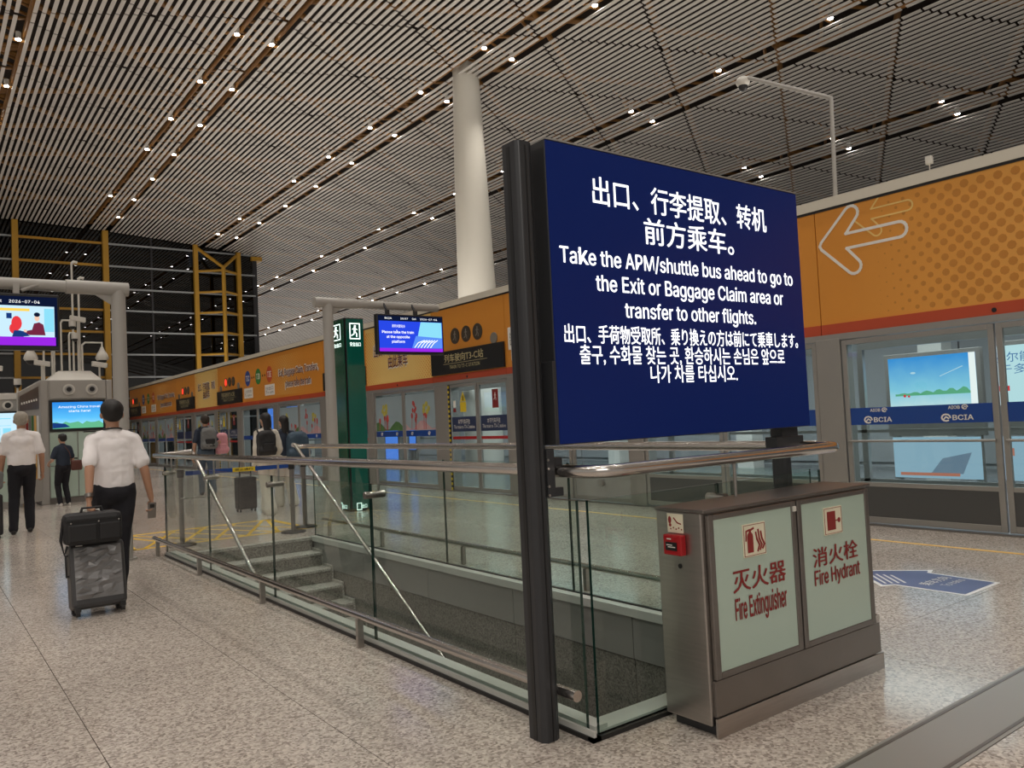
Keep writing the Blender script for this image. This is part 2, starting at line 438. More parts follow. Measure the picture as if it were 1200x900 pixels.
box('tread', SX0 - 3.2, SX1 - 3.2 - .03, -.012, .10, -.03, .003, 'tread_granite', st)
# stepped skirting on the far side of the stairs
b = MB()
for k in range(NS): b.box(SX1 - 3.2 - .055, SX1 - 3.2 - .032, -(k + 1) * TR, -k * TR, -(k + 1) * RS - .4, -(k + 1) * RS + .03)
b.build('stepped_skirting', 'tread_granite', st)

# ------------------------------------------------------------------ ceiling
roof = MB(); XS = [-14 + i * 1.5 for i in range(42)]
for a, b_ in zip(XS, XS[1:]):
    ya = -28; yb = 46 if a < 15 else 125
    roof._add([(a, ya, zc(a) + 2.0), (b_, ya, zc(b_) + 2.0), (b_, yb, zc(b_) + 2.0), (a, yb, zc(a) + 2.0)], [(0, 1, 2, 3)])
roof = roof.build('ceiling', 'roof_dark'); tag(roof, 'curved roof of pale slats over dark brown steelwork', kind='structure')
MOD = 3.485; SD, SH = .62, -.60; CD, CH = 11.23 % MOD, 24.24 % MOD
PITCH = .19; cen = [1.9 + 5.7 * k for k in range(-2, 8)]
gaps = set()
slx = []; n0 = int(-7.6 / PITCH)
x = 1.9
for i in range(-52, 235):
    xs = 1.9 + (i + .5) * PITCH; q = (i + 15) % 30 - 15
    if q in (-3, 2): continue      # the two lamp slots of each bay
    slx.append((xs, q))
def slat(xs):
    w = .047
    y0, y1 = (-26 if -8 < xs < 30 else 0), (44.9 if xs < 15.9 else 118)
    cuts = []
    for S, K in ((SD, CD), (SH, CH)):
        base = S * xs + K; k = math.floor((y0 - base) / MOD)
        while base + k * MOD < y1:
            if base + k * MOD > y0: cuts.append(base + k * MOD)
            k += 1
    cuts.sort(); b = MB(); p = y0; zl, zr = zc(xs - w), zc(xs + w)
    for c_ in cuts + [y1 + .04]:
        e = c_ - .032
        if e - p > .05:
            b.hexa([(xs - w, p, zl), (xs + w, p, zr), (xs - w, e, zl), (xs + w, e, zr), (xs - w, p, zl + .022), (xs + w, p, zr + .022), (xs - w, e, zl + .022), (xs + w, e, zr + .022)])
        p = c_ + .032
    return b.build('slat', 'slat_white', roof)
for xs, q in slx:
    if xs < 42: slat(xs)
b = MB()
xe = [-14 + .6 * i for i in range(50)]
for a, e in zip(xe, xe[1:]): b._add([(a, 45.9, zc(a) - .1), (e, 45.9, zc(e) - .1), (e, 45.9, zc(e) + 2.1), (a, 45.9, zc(a) + 2.1)], [(0, 1, 2, 3)]) if a < 15.2 else None
b.build('roof_end', 'roof_dark', roof)
# steelwork above the slats
def bar(name, x0, y0, x1, y1, dz, r, m='truss_gold', n=6):
    N = 14; pts = [(x0 + (x1 - x0) * t / N, y0 + (y1 - y0) * t / N, zc(x0 + (x1 - x0) * t / N) + dz) for t in range(N + 1)]
    return MB().tube(pts, r, n).build(name, m, roof)
for k in range(-6, 22):
    for S, K in ((SD, CD), (SH, CH)):
        yy = K + k * MOD; xa, xb = -9, 40
        yl = lambda xx: S * xx + yy
        if S < 0 and k > 13: xa = 16
        ya, yb = yl(xa), yl(xb)
        if yb > 44 and xa < 15: 
            xb2 = min(xb, (44 - yy) / S) if S > 0 else xb
            if xb2 <= xa: continue
            xb = xb2
        if ya > 44 and xa < 15 and S < 0: xa = max(xa, (44 - yy) / S)
        bar('truss_chord', xa, yl(xa), xb, yl(xb), .55, .085)
for c0 in cen:
    if c0 > 36: continue
    for dx in (-.48, .48):
        ye = 44.5 if c0 < 15 else 110
        bar('truss_chord', c0 + dx + .16, -8, c0 + dx + .16, ye, .30, .07)
# triangulated webs seen in the light slots
for c0 in cen[1:7]:
    b = MB(); ye = 44 if c0 < 15 else 80; y = 2
    while y < ye:
        z = zc(c0)
        b.tube([(c0 - .8, y, z + .42), (c0 + .8, y + 1.0, z + .42)], .05, 5); b.tube([(c0 + .8, y + 1.0, z + .42), (c0 - .8, y + 1.74, z + .42)], .05, 5)
        b.tube([(c0 - .8, y + .4, z + .9), (c0 + .8, y + .4, z + .35)], .04, 5)
        y += 1.742
    o = b.build('web_bracing', 'truss_gold', roof); o['kind'] = 'stuff'

# ceiling spotlights
lamp0 = None
def lamp(x, y):
    global lamp0
    z = zc(x) + .06
    if lamp0 is None:
        t = empty('ceiling_spotlight', (x, y, z), 0, 'small round spotlight shining in a slot between the ceiling slats', 'spotlight', 'spotlights in the ceiling slots')
        MB().tube([(0, 0, .02), (0, 0, .22)], .068, 10).build('housing', 'paint_light', t)
        MB().tube([(0, 0, 0), (0, 0, .021)], .068, 12).build('lens', 'lamp_white', t)
        MB().box(-.3, .3, .12, .17, .02, .10).build('bracket', 'truss_gold', t)
        lamp0 = t
    else:
        t = lamp0.copy(); C.objects.link(t); t.location = (x, y, z)
        for ch in lamp0.children:
            if ch.type == 'LIGHT': continue
            c_ = ch.copy(); C.objects.link(c_); c_.parent = t
    return t
spot_d = bpy.data.lights.new('bulb', 'SPOT'); spot_d.energy = 330; spot_d.spot_size = math.radians(95); spot_d.spot_blend = .8; spot_d.shadow_soft_size = .09; spot_d.color = (1, .93, .85)
for k, c0 in enumerate(cen[1:8]):
    for j in range(-7, 24):
        y = 21.13 + j * MOD
        if c0 < 15 and y > 43.5: continue
        if y > 88 or (c0 > 28 and y > 75): continue
        if y < 6 and c0 > 14: continue
        for s in (-1, 1):
            if random.random() < .06: continue
            xx = c0 + s * .48
            if y < -2: continue
            t = lamp(xx, y)
            if y < 40 and k < 5 and (s == 1):
                L = bpy.data.objects.new('bulb', spot_d); C.objects.link(L); L.parent = t; L.location = (0, 0, -.03)

# structural column
b = MB().tube([(13.42, 19.4, -.2), (13.42, 19.4, 5), (13.38, 19.4, 8.5), (13.36, 19.4, zc(13.36) + .5)], .5, 32, rs=[.57, .57, .49, .385])
tag(b.build('column', 'column_cream'), 'tall tapering cream column rising from behind the orange wall', 'column')

# ------------------------------------------------------------------ night glass wall at the far end
gw = empty('wall_far', (0, 45, 0), 0, 'dark glass curtain wall at the far end of the hall', kind='structure')
WX0, WX1 = -14, 15.7
zs = [1.1, 2.25, 3.4, 4.5, 5.67, 6.82, 7.95, 9.08, 10.25, 11.4]
xcols = [-8.6, -3.7, .2, 4.0, 7.95, 10.2, 12.4, 14.72, 15.7]
xprev = WX0
for xcl in xcols:
    zp = 0
    for z in zs + [12.3]:
        zt = min(z, zc((xprev + xcl) / 2) + .3)
        MB().box(xprev + .03, xcl - .03, .0, .02, zp + .03, zt - .03).build('pane', 'night_glass', gw)
        zp = z
    xprev = xcl
for z in zs:
    yel = [(-9, 7.95)]; 
    MB().box(WX0, 4.0, -.10, -.02, z - .04, z + .04).build('transom', 'mullion', gw); MB().box(4.0, 7.95, -.12, -.02, z - .055, z + .055).build('transom', 'yellow_steel', gw)
    MB().box(7.95, WX1, -.10, -.02, z - .04, z + .04).build('transom', 'mullion', gw)
for xcl in (-8.6, -3.7, .2, 4.0, 7.95):
    MB().box(xcl - .13, xcl + .13, -.35, -.02, 0, zc(xcl) - .02).build('yellow_mullion', 'yellow_steel', gw)
for xcl in (10.2,): MB().box(xcl - .04, xcl + .04, -.06, 0, 0, zc(xcl)).build('mullion', 'mullion_dark', gw)
for xcl in (WX1,): MB().box(xcl - .12, xcl + .12, -.08, .2, 0, zc(xcl)).build('mullion', 'mullion_dark', gw)
# triangulated yellow frame
A, B_, Cc = (12.4, 44.8), (14.72, 44.8), (13.62, 43.9)
for (px, py), r in ((A, .11), (B_, .11)): MB().box(px - r, px + r, -.35, -.1, 0, zc(px) - .02).build('yellow_mullion', 'yellow_steel', gw)
MB().tube([(Cc[0], Cc[1] - 45, 0), (Cc[0], Cc[1] - 45, 10.4)], .11, 8).build('yellow_mullion', 'yellow_steel', gw)
for e in (A, B_): MB().tube([(Cc[0], Cc[1] - 45, 10.4), (e[0], e[1] - 45, zc(e[0]) - .1)], .09, 8).build('yellow_brace', 'yellow_steel', gw)
for z in zs[1:9]:
    for e in (A, B_): MB().tube([(Cc[0], Cc[1] - 45, z), (e[0], e[1] - 45, z)], .07, 6).build('yellow_brace', 'yellow_steel', gw)
# yellow edge where the roof leaves the glass
box('corner_beam', 15.5, 16.1, -.2, 6, zc(15.8) - .25, zc(15.8) - .03, 'yellow_steel', gw)
# return of the glass wall
wr_ = box('wall_return', 15.8, 15.9, 45.2, 90, 0, zc(15.8), 'mullion_dark'); tag(wr_, 'dark glass return beyond the far wall', kind='structure')
# black backdrop added beyond the glass to stand for the night
nb = box('wall_backdrop', -40, 15.6, 58, 59, 0, 16, 'black_matte'); tag(nb, 'black backdrop added outside the glass wall for the night', kind='structure')

# ------------------------------------------------------------------ platform screen wall on the right
WX = 8.95
wall = empty('wall_right', (WX, 0, 0), 0, 'platform screen wall with orange fascia and glass doors', kind='structure')
U, V, O = (0, -1, 0), (0, 0, 1), (0, 0, 0)
def wl(mb, name, m, bevel=0): return mb.build(name, m, wall, bevel)
# fascia panels: y0, y1, kind
PAN = [(-6, -1, 'o'), (-1.0, 1.6, 'o'), (1.6, 5.54, 'arrow'), (5.54, 12.08, 'exit'), (12.08, 14.75, 'sign'), (14.75, 17.9, 'yellow'), (17.9, 20.45, 'sign'), (20.45, 27.2, 'exit'), (27.2, 29.95, 'sign'), (29.95, 32.95, 'yellow'), (32.95, 35.7, 'sign'), (35.7, 42.45, 'exit'), (42.45, 45.0, 'sign')]
ZT = 3.79
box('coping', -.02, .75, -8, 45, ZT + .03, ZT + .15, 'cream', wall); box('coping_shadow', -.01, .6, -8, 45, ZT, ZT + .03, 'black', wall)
box('backing', .06, .5, -8, 45, 2.22, ZT, 'paint_grey', wall)
def frame(mb, y0, y1, z0, z1, w=.05, x0=-.02, x1=.05, wb=None):
    mb.box(x0, x1, y0, y0 + w, z0, z1); mb.box(x0, x1, y1 - w, y1, z0, z1); mb.box(x0, x1, y0 + w, y1 - w, z1 - w, z1); mb.box(x0, x1, y0 + w, y1 - w, z0, z0 + (wb or w))
    return mb
for (y0, y1, kd) in PAN:
    m = 'fascia_yellow' if kd == 'yellow' else 'orange'
    p = MB().box(0, .06, y0 + .006, y1 - .006, 2.40, ZT).build('fascia_panel', m, wall)
    ncut = max(1, int((y1 - y0) / 3.3))
    for q in range(ncut):
        a = y0 + (y1 - y0) * q / ncut; e = y0 + (y1 - y0) * (q + 1) / ncut
        r = MB().box(-.01, .07, a + .005, e - .005, 2.275, 2.40).build('red_strip', 'red_strip', wall)
        flat('sensor', [circ(-(a + e) / 2, 2.325, .025, 12)], 'black', r, (-.012, 0, 0), U, V, .004)
    # halftone dots
    def dots(u0, u1, v0, v1, pitch, rfun, mm, parent, ar=.62):
        b = MB(); nn = 0; iu = 0; u = u0
        while u < u1:
            v = v0 + (pitch / 2 if iu % 2 else 0)
            while v < v1:
                rr = rfun(u, v)
                if rr > .006: b.prism(circ(u, v, rr, 8), (0, 0, 0), U, V, .0015)
                v += pitch
            u += pitch * ar; iu += 1
        if b.f: b.build('halftone_dots', mm, parent)['kind'] = 'stuff'
    if kd == 'arrow':
        dots(-4.85, -1.65, 2.47, 3.74, .165, lambda u, v: .046 * min(1, max(0, (u + 4.9) / 1.0)), 'orange_dots', p, .5)
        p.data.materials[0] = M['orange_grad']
        b2 = MB().box(-.001, 0, y0 + .02, 3.9, 2.41, ZT - .01)
        # two outlined arrows
        def arrow(cu, cv, s, w, col):
            def R2(pts, a): return [(cu + (x * math.cos(a) - y * math.sin(a)) * s, cv + (x * math.sin(a) + y * math.cos(a)) * s) for x, y in pts]
            hw = .1
            out = [(-.0, .0)]
            # outline of an arrow pointing left with three rounded limbs
            def limb(x0_, y0_, x1_, y1_):
                dx, dy = x1_ - x0_, y1_ - y0_; L = math.hypot(dx, dy); tx, ty = dx / L, dy / L; nx, ny = -ty, tx; pts = []
                pts.append((x0_ + nx * hw, y0_ + ny * hw))
                for k in range(9):
                    a = PI / 2 - PI * k / 8; pts.append((x1_ + tx * hw * math.cos(a) + nx * hw * math.sin(a), y1_ + ty * hw * math.cos(a) + ny * hw * math.sin(a)))
                pts.append((x0_ - nx * hw, y0_ - ny * hw)); return pts
            up = limb(.0, 0, .36, .36); lo = limb(0, 0, .36, -.36); mid = limb(.28, 0, 1.0, 0)
            path = [(-.10, -.05), (-.125, 0), (-.10, .05)] + up[1:10] + [(.27, .1)] + mid[1:10] + [(.27, -.1)] + lo[1:10] + [(-.10, -.05)]
            return stroke(R2(path, 0), w)
        flat('arrow_outline', arrow(-5.38, 3.37, .88, .034, 0), 'ink_white', p, (-.002, 0, 0), U, V)
        flat('arrow_outline', arrow(-4.97, 3.62, .58, .018, 0)[9:], 'fascia_yellow', p, (-.001, 0, 0), U, V)
    if kd == 'yellow':
        dots(-y1 + .03, -y1 + 1.0, 2.44, 3.7, .085, lambda u, v: .026 * max(0, 1 - (u + y1) / 1.0), 'orange', p)
        dots(-y0 - 1.0, -y0 - .03, 2.44, 3.7, .085, lambda u, v: .026 * max(0, 1 + (u + y0) / 1.0), 'orange', p)
        text('lettering', '出口、行李提取、转机\n由此乘车', 'ink_white', p, (-.001, 0, 0), U, V, -y1 + .42, -y0 - .32, 2.72, 3.38, bold=.04, res=2)
        text('lettering', '出口、行李提取、转机\n由此乘车', 'ink_maroon', p, (-.004, 0, 0), U, V, -y1 + .45, -y0 - .35, 2.75, 3.35, bold=.025, res=2)
    if kd == 'exit':
        L = y1 - y0
        dots(-y0 - L * .62, -y0 - .9, 2.5, 3.7, .10, lambda u, v: .022 * max(0, 1 - abs(u + y0 + L * .42) / 1.9), 'fascia_yellow', p)
        text('lettering', 'Exit, Baggage Claim, Transfers,\nplease take the train', 'ink_white', p, (-.001, 0, 0), U, V, -y0 - L * .50, -y0 - .35, 2.62, 3.27, bold=.075, res=2)
        text('lettering', 'Exit, Baggage Claim, Transfers,\nplease take the train', 'ink_maroon', p, (-.004, 0, 0), U, V, -y0 - L * .49, -y0 - .40, 2.65, 3.24, bold=.03, res=2)
        for q, (mm, tx) in enumerate((('route_blue', 'T3C'), ('route_green', 'T3D'), ('route_red', 'T3E'))):
            cu = -y1 + .55 + q * 1.02
            d_ = flat('route_disc', [circ(cu, 3.18, .26, 24)], mm, p, (-.001, 0, 0), U, V)
            text('lettering', tx, 'ink_white', d_, (-.003, 0, 0), U, V, cu - .17, cu + .17, 3.09, 3.27, bold=.03, res=1)
            if q < 2: flat('link_dots', [circ(cu + .42, 3.18, .04, 10), circ(cu + .62, 3.18, .04, 10)], 'ink_black', p, (-.001, 0, 0), U, V)
        for cu, tx in ((-y1 + .6, '上行方向\nTo station'), (-y1 + 2.6, '往出口\nTo exit')):
            d_ = flat('notice_plate', [rect(cu - .42, cu + .42, 2.52, 2.86)], 'ink_white', p, (-.001, 0, 0), U, V, .01)
            text('lettering', tx, 'grille_grey', d_, (-.012, 0, 0), U, V, cu - .34, cu + .34, 2.58, 2.80, res=1)
SIGNS = [y for y in PAN if y[2] == 'sign']
for n, (y0, y1, kd) in enumerate(SIGNS):
    L = ['nearest the big blue sign', 'mostly hidden by the exit pillar', 'third from the right', 'fourth from the right', 'leftmost, at the far end'][n]
    s = empty('station_sign', (WX, (y0 + y1) / 2, 0), 0, 'black train direction sign on the orange fascia, ' + L, 'sign', 'black station signs')
    hw = (y1 - y0) / 2 - .02
    MB().box(-.05, -.001, -hw, hw, 2.42, 2.90).build('board', 'black', s, .004)
    text('lettering', '列车驶向T3-C站', 'gold_text', s, (-.052, 0, 0), U, V, -hw * .58, hw * .5, 2.66, 2.83, bold=.012, res=2)
    text('lettering', 'TRAIN TO T3-C STATION', 'gold_text', s, (-.052, 0, 0), U, V, -hw * .44, hw * .40, 2.52, 2.59, res=1)
    flat('rule', [rect(-hw * .62, hw * .6, 2.625, 2.632)], 'gold_text', s, (-.052, 0, 0), U, V)
    t = empty('signal_lights', (WX, (y0 + y1) / 2, 0), 0, 'three round signal discs above black train sign, ' + L, 'signal', 'round door signals on the fascia')
    for q, cu in enumerate((-.41, 0, .41)):
        d_ = flat('disc', [circ(cu + .02, 3.19, .165, 24)], 'dot_dark', t, (-.001, 0, 0), U, V, .012)
        if q == 0 and n > 1: flat('lit_symbol', [circ(cu + .02, 3.19, .13, 20)], 'dot_red', d_, (-.014, 0, 0), U, V)
        else: flat('symbol', man_icon(cu + .02, 3.19, .22), 'grille_grey', d_, (-.014, 0, 0), U, V)
    for cu in (-.98, .98):
        MB().tube([(-.02, cu, 3.0), (0, cu, 3.0)], .11, 20).build('loudspeaker', 'grille_grey', t)
# white plaque beside the near sign
pq = empty('wall_plaque', (WX, 11.85, 0), 0, 'small white plaque with black writing on the fascia beside the dark sign post', 'plaque')
MB().box(-.015, -.001, -.13, .13, 2.72, 3.14).build('plate', 'ink_white', pq, .01); text('lettering', '出\n口', 'ink_black', pq, (-.017, 0, 0), U, V, -.06, .06, 2.80, 3.05, res=1)

# posts, transoms, doors, windows
POSTS = [(-3.3, -2.98), (1.55, 1.87), (5.30, 5.62), (8.62, 8.90), (11.75, 12.06), (14.15, 14.65), (17.55, 17.85), (20.3, 20.7), (23.9, 24.3), (27.3, 27.8), (29.9, 30.4), (33.0, 33.5), (35.9, 36.3), (39.2, 39.6), (42.4, 42.9), (44.7, 45.0)]
for a, e in POSTS: box('post', -.03, .25, a, e, 0, 2.22, 'frame_grey', wall, .008)
box('transom', -.02, .2, -8, 45, 2.20, 2.275, 'frame_grey', wall)
box('threshold', -.06, .2, -8, 45, -.01, .02, 'steel_dark', wall)
BAYS = [(POSTS[i][1], POSTS[i + 1][0]) for i in range(len(POSTS) - 1)]
kinds = ['ad', 'ad', 'ad', 'clear', 'slide', 'poster', 'slide', 'poster', 'blue', 'slide', 'poster', 'slide', 'poster', 'poster', 'slide']
# bay i lies left of post i
names_ = {'slide': 'glass sliding platform door', 'poster': 'glass screen door with flower poster print', 'ad': 'tall glass platform door with blue band', 'clear': 'plain glass platform door with grey kick panel', 'blue': 'glass platform door with blue glow behind it'}
glass_parts = []
def swirl(cu, cv, s, parent, O_, m='ink_white'):
    return flat('emblem', stroke([(cu + s * math.cos(a) , cv + s * .8 * math.sin(a)) for a in [PI * k / 6 for k in range(0, 11)]], s * .35) + stroke([(cu - s * .5, cv - s * .3), (cu, cv + s * .2), (cu + s * .6, cv - s * .2)], s * .3), m, parent, O_, U, V)
for n, (a, e) in enumerate(BAYS):
    kd = kinds[n]; mid = (a + e) / 2
    d = empty('door_%d' % (n + 1), (WX, mid, 0), 0, names_[kd], kind='structure')
    hw = (e - a) / 2
    for s in (-1, 1):
        c0, c1 = (-hw + .01, -.01) if s < 0 else (.01, hw - .01)
        leaf = frame(MB(), c0, c1, .03, 2.19, .06, -.01, .04, .07).build('leaf_frame', 'frame_grey', d, .004)
        kick = .45 if kd in ('ad', 'clear') else .08
        if kick > .1:
            MB().box(0, .03, c0 + .06, c1 - .06, .10, kick).build('kick_panel', 'metal_panel' if kd == 'clear' else 'kick_grey', d)
            MB().tube([(-.03, c0 + .04, .98), (-.03, c1 - .04, .98)], .014, 8).build('push_bar', 'frame_grey', d)
            MB().box(-.005, .035, c0 + .05, c1 - .05, kick, kick + .05).build('rail', 'frame_grey', d)
        g = MB().box(.010, .022, c0 + .05, c1 - .05, kick if kick > .1 else .09, 2.13).build('glass', 'screen_glass', d)
        if kd in ('ad', 'blue', 'poster'):
            bz0, bz1 = (1.17, 1.37) if kd == 'ad' else (1.14, 1.27)
            bd = MB().box(.002, .008, c0 + .06, c1 - .06, bz0, bz1).build('blue_band', 'band_blue', d)
            wdt = c1 - c0
            if n in (1, 5, 7) or kd == 'ad':
                for t in range(2):
                    cu = -(c0 + c1) / 2 + (t - .5) * wdt * .52
                    if kd == 'ad':
                        text('lettering', 'BCIA', 'ink_white', bd, (0, 0, 0), U, V, cu - .06, cu + .15, bz0 + .03, bz0 + .085, bold=.03, res=1)
                        swirl(cu - .13, bz0 + .058, .045, bd, (0, 0, 0))
                        text('lettering', 'AIOB', 'ink_white', bd, (0, 0, 0), U, V, cu - .10, cu + .02, bz1 - .05, bz1 - .015, bold=.03, res=1)
                        swirl(cu + .07, bz1 - .032, .028, bd, (0, 0, 0))
                    else: swirl(cu, (bz0 + bz1) / 2, .04, bd, (0, 0, 0))
        if kd == 'poster':
            w0, w1 = -c1 + .07, -c0 - .07; OO = (.004, 0, 0)
            ps = flat('poster', [rect(w0, w1, 1.28, 2.08)], 'poster_sky', d, (.009, 0, 0), U, V)
            hill = [(w0, 1.28)] + [(w1 - 0 if k == 8 else w0 + (w1 - w0) * k / 8, 1.28) for k in (8,)] + [(w1 - (w1 - w0) * k / 8, 1.40 + .10 * math.sin(k * 1.1 + n + s)) for k in range(9)]
            flat('printed_hill', [hill], 'poster_green' if s > 0 else 'poster_pink', ps, (.006, 0, 0), U, V, .001)
            rnd = random.Random(n * 3 + s)
            fl = []; ye = []
            for q in range(5):
                cu = w0 + (w1 - w0) * rnd.uniform(.12, .88); cv = rnd.uniform(1.42, 1.62); fl += stroke([(cu, 1.3), (cu + .02, cv)], .02) + [circ(cu + .02, cv + .04, .045, 8, .07)]
            cu = w0 + (w1 - w0) * (.35 if s > 0 else .3); 
            for q in range(6): fl += [circ(cu + rnd.uniform(-.08, .08), 1.80 + rnd.uniform(-.14, .14), .04, 6, .06)] if s < 0 else []
            for q in range(7): ye += [circ(w0 + (w1 - w0) * (.7 if s < 0 else .35) + rnd.uniform(-.12, .12), 1.75 + rnd.uniform(-.1, .12), .06, 9)]
            flat('printed_flowers', fl, 'poster_red', ps, (.004, 0, 0), U, V, .001)
            flat('printed_blossom', ye, 'poster_yellow', ps, (.003, 0, 0), U, V, .001)
        if kd == 'slide':
            w0, w1 = -c1 + .07, -c0 - .07
            bd = flat('notice_band', [rect(w0, w1, 1.22, 1.52)], 'band_navy', d, (.008, 0, 0), U, V)
            if n in (4, 6, 9):
                text('lettering', '本节列车开往\nThis train to T3-C station', 'ink_white', bd, (.004, 0, 0), U, V, w0 + .06, w1 - .06, 1.28, 1.47, res=1)
            flat('notice_band', [rect(w0, w1, 1.06, 1.12)], 'alarm_red', d, (.008, 0, 0), U, V)
            if s > 0:
                wn = flat('warning_sticker', [rect(w0 + .32, w0 + .54, 1.62, 1.82), [(w0 + .32, 1.83), (w0 + .54, 1.83), (w0 + .43, 2.04)]], 'warn_yellow', d, (.008, 0, 0), U, V)
                flat('symbol', man_icon(w0 + .43, 1.90, .13), 'ink_black', wn, (.005, 0, 0), U, V)
                flat('prohibition_sticker', [rect(w0 + .06, w0 + .16, 1.62, 1.70)], 'ink_red', d, (.008, 0, 0), U, V)
                flat('prohibition_sticker', [rect(w0 + .06, w0 + .16, 1.72, 1.86)], 'ink_white', d, (.008, 0, 0), U, V)
            else:
                wn = flat('warning_sticker', [rect(w0 + .42, w0 + .62, 1.66, 2.02)], 'ink_red', d, (.008, 0, 0), U, V)
                flat('symbol', man_icon(w0 + .52, 1.88, .16), 'ink_white', wn, (.005, 0, 0), U, V)
    if kd == 'slide':
        b = MB(); 
        for q in range(22): b.box(-.035, -.01, hw - .05, hw, .02 + q * .1, .07 + q * .1)
        b.box(-.03, -.005, hw - .05, hw, .02, 2.19, 1); b.build('hazard_strip', ['warn_yellow', 'black'], d)
# coupling discs seen low on a plain door
tag(MB().tube([(WX - .06, 9.6, .33), (WX - .012, 9.6, .33)], .055, 20).build('door_knob', 'steel'), 'round steel disc low on the plain glass platform door', 'fitting')

# guideway and opposite side behind the doors
gf = box('floor_guideway', 9.15, 40, -10, 60, -.12, 0.0, 'guideway'); tag(gf, 'dark smooth floor behind the platform doors', kind='structure')
fr_ = empty('trim_1', (12.7, 0, 0), 0, 'grey steel door frames across the guideway', kind='structure')
for k in range(10):
    y = 7.2 + (k - 4) * 4.3
    box('frame_post', 0, .08, y - .05, y + .05, 0, 2.3, 'frame_grey', fr_)
box('frame_rail', 0, .1, -12, 32, 2.3, 2.42, 'frame_grey', fr_); box('frame_rail', 0, .06, -12, 32, .92, .97, 'frame_grey', fr_); box('frame_rail', 0, .06, -12, 32, .1, .16, 'frame_grey', fr_)
gwl = box('wall_guideway', 17.0, 17.2, -10, 60, 0, 3.6, 'guide_wall'); tag(gwl, 'grey wall across the guideway behind the doors', kind='structure')
gc = box('ceiling_guideway', 9.5, 17.2, -10, 60, 3.6, 3.7, 'paint_grey'); tag(gc, 'low grey roof over the guideway', kind='structure')
for k in range(24):
    box('wall_panel', -.06, 0, -9.9 + k * 2.9, -9.9 + k * 2.9 + 2.86, .1, 3.5, 'guide_wall', gwl).location = (17.0, 0, 0)
for k in range(14): tag(box('guideway_pier', 15.6, 16.0, -6 + k * 4.4, -5.55 + k * 4.4, 0, 3.6, 'paint_light'), 'pale square pier standing across the guideway behind the glass doors', 'pier', 'piers across the guideway')
def advert(y0, y1, z0, z1, X, which, label):
    t = empty('advert_screen', (X, (y0 + y1) / 2, 0), 0, label, 'screen'); h = (y1 - y0) / 2
    MB().box(0, .12, -h - .07, h + .07, min(.82, z0 - .04), z1 + .07).build('case', 'frame_grey', t, .005)
    MB().box(0, .1, -h, -h + .1, 0, .82).box(0, .1, h - .1, h, 0, .82).build('legs', 'frame_grey', t)
    if which == 0:
        s = flat('screen', [rect(-h, h, z0, z1)], 'scr_ad', t, (-.002, 0, 0), U, V)
        flat('town', [[(-h + .1, z0 + .22)] + [(h - .1 , z0 + .22)] + [(h - .1 - (2 * h - .2) * k / 23, z0 + .25 + .09 * abs(math.sin(k * 2.3)) * (1 - k / 26)) for k in range(24)]], 'scr_green', s, (-.008, 0, 0), U, V, .001)
        flat('flowers', [circ(-h + .26, z0 + .22, .025, 10), circ(-h + .33, z0 + .21, .02, 10)], 'scr_red', s, (-.010, 0, 0), U, V, .001)
        flat('clouds', [circ(-h + .42, z0 + .60, .045, 12, .018)] + stroke([(.15, z0 + .52), (h - .2, z0 + .66)], .012), 'scr_pale', s, (-.009, 0, 0), U, V, .001)
        flat('margin', [rect(h - .1, h, z0, z1)], 'scr_white', s, (-.008, 0, 0), U, V, .001)
    elif which == 1:
        s = flat('screen', [rect(-h, h, z0, z1)], 'scr_pale2', t, (-.002, 0, 0), U, V)
        text('lettering', '佛尔能源，', 'scr_text', s, (-.005, 0, 0), U, V, -h - .0, -h + .78, z1 - .26, z1 - .10, res=2)
        text('lettering', '于多种能源。', 'scr_text', s, (-.005, 0, 0), U, V, -h + .06, -h + 1.18, z1 - .44, z1 - .29, res=2)
        flat('red_mark', [rect(-h + .05, -h + .2, z0 + .22, z0 + .3)], 'scr_red', s, (-.005, 0, 0), U, V)
    else:
        s = flat('screen', [rect(-h, h, z0, z1)], 'scr_blue_mid', t, (-.002, 0, 0), U, V)
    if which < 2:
        l = flat('painted_reflection', [rect(-h, h, .12, .80)], 'refl_blue', t, (-.002, 0, 0), U, V)  # mirror image of the advert painted as a dim glowing sheet
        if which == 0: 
            flat('flowers', [rect(-h + .1, h - .35, .16, .21)], 'refl_red', l, (-.005, 0, 0), U, V, .001)
            flat('mirrored_mountain', [[(-.1, .2), (h - .3, .2), (h - .15, .55), (.1, .45)]], 'refl_grey', l, (-.004, 0, 0), U, V, .001)
        else: flat('red_mark', [rect(-h + .08, -h + .2, .5, .62)], 'refl_red', l, (-.005, 0, 0), U, V, .001)
    return t
emat('scr_pale2', (.62, .86, .92), 1.0); emat('scr_text', (.03, .16, .42), 1.0); emat('refl_blue', (.36, .54, .68), .85); emat('refl_red', (.6, .22, .15), .8); emat('refl_grey', (.2, .28, .38), .8)
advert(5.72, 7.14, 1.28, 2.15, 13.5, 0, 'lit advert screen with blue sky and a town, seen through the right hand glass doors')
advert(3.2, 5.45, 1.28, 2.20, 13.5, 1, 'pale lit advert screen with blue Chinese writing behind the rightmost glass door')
advert(22.95, 23.8, .1, 2.05, 12.5, 2, 'bright blue lit screen behind the flower poster doors beside the green exit pillar')
advert(21.8, 22.2, .6, 2.0, 12.5, 2, 'narrow blue lit screen behind the right leaf of the near poster door')
advert(31.0, 34.7, 1.1, 2.35, 12.5, 2, 'distant blue lit screen behind the doors beyond the woman in white')
box_l = None
area('guideway_light', (13, 10, 3.55), (0, 0, 0), 2.5, 30, 900, (.9, .95, 1))
area('guideway_light', (13, 34, 3.55), (0, 0, 0), 2.5, 16, 420, (.9, .95, 1))

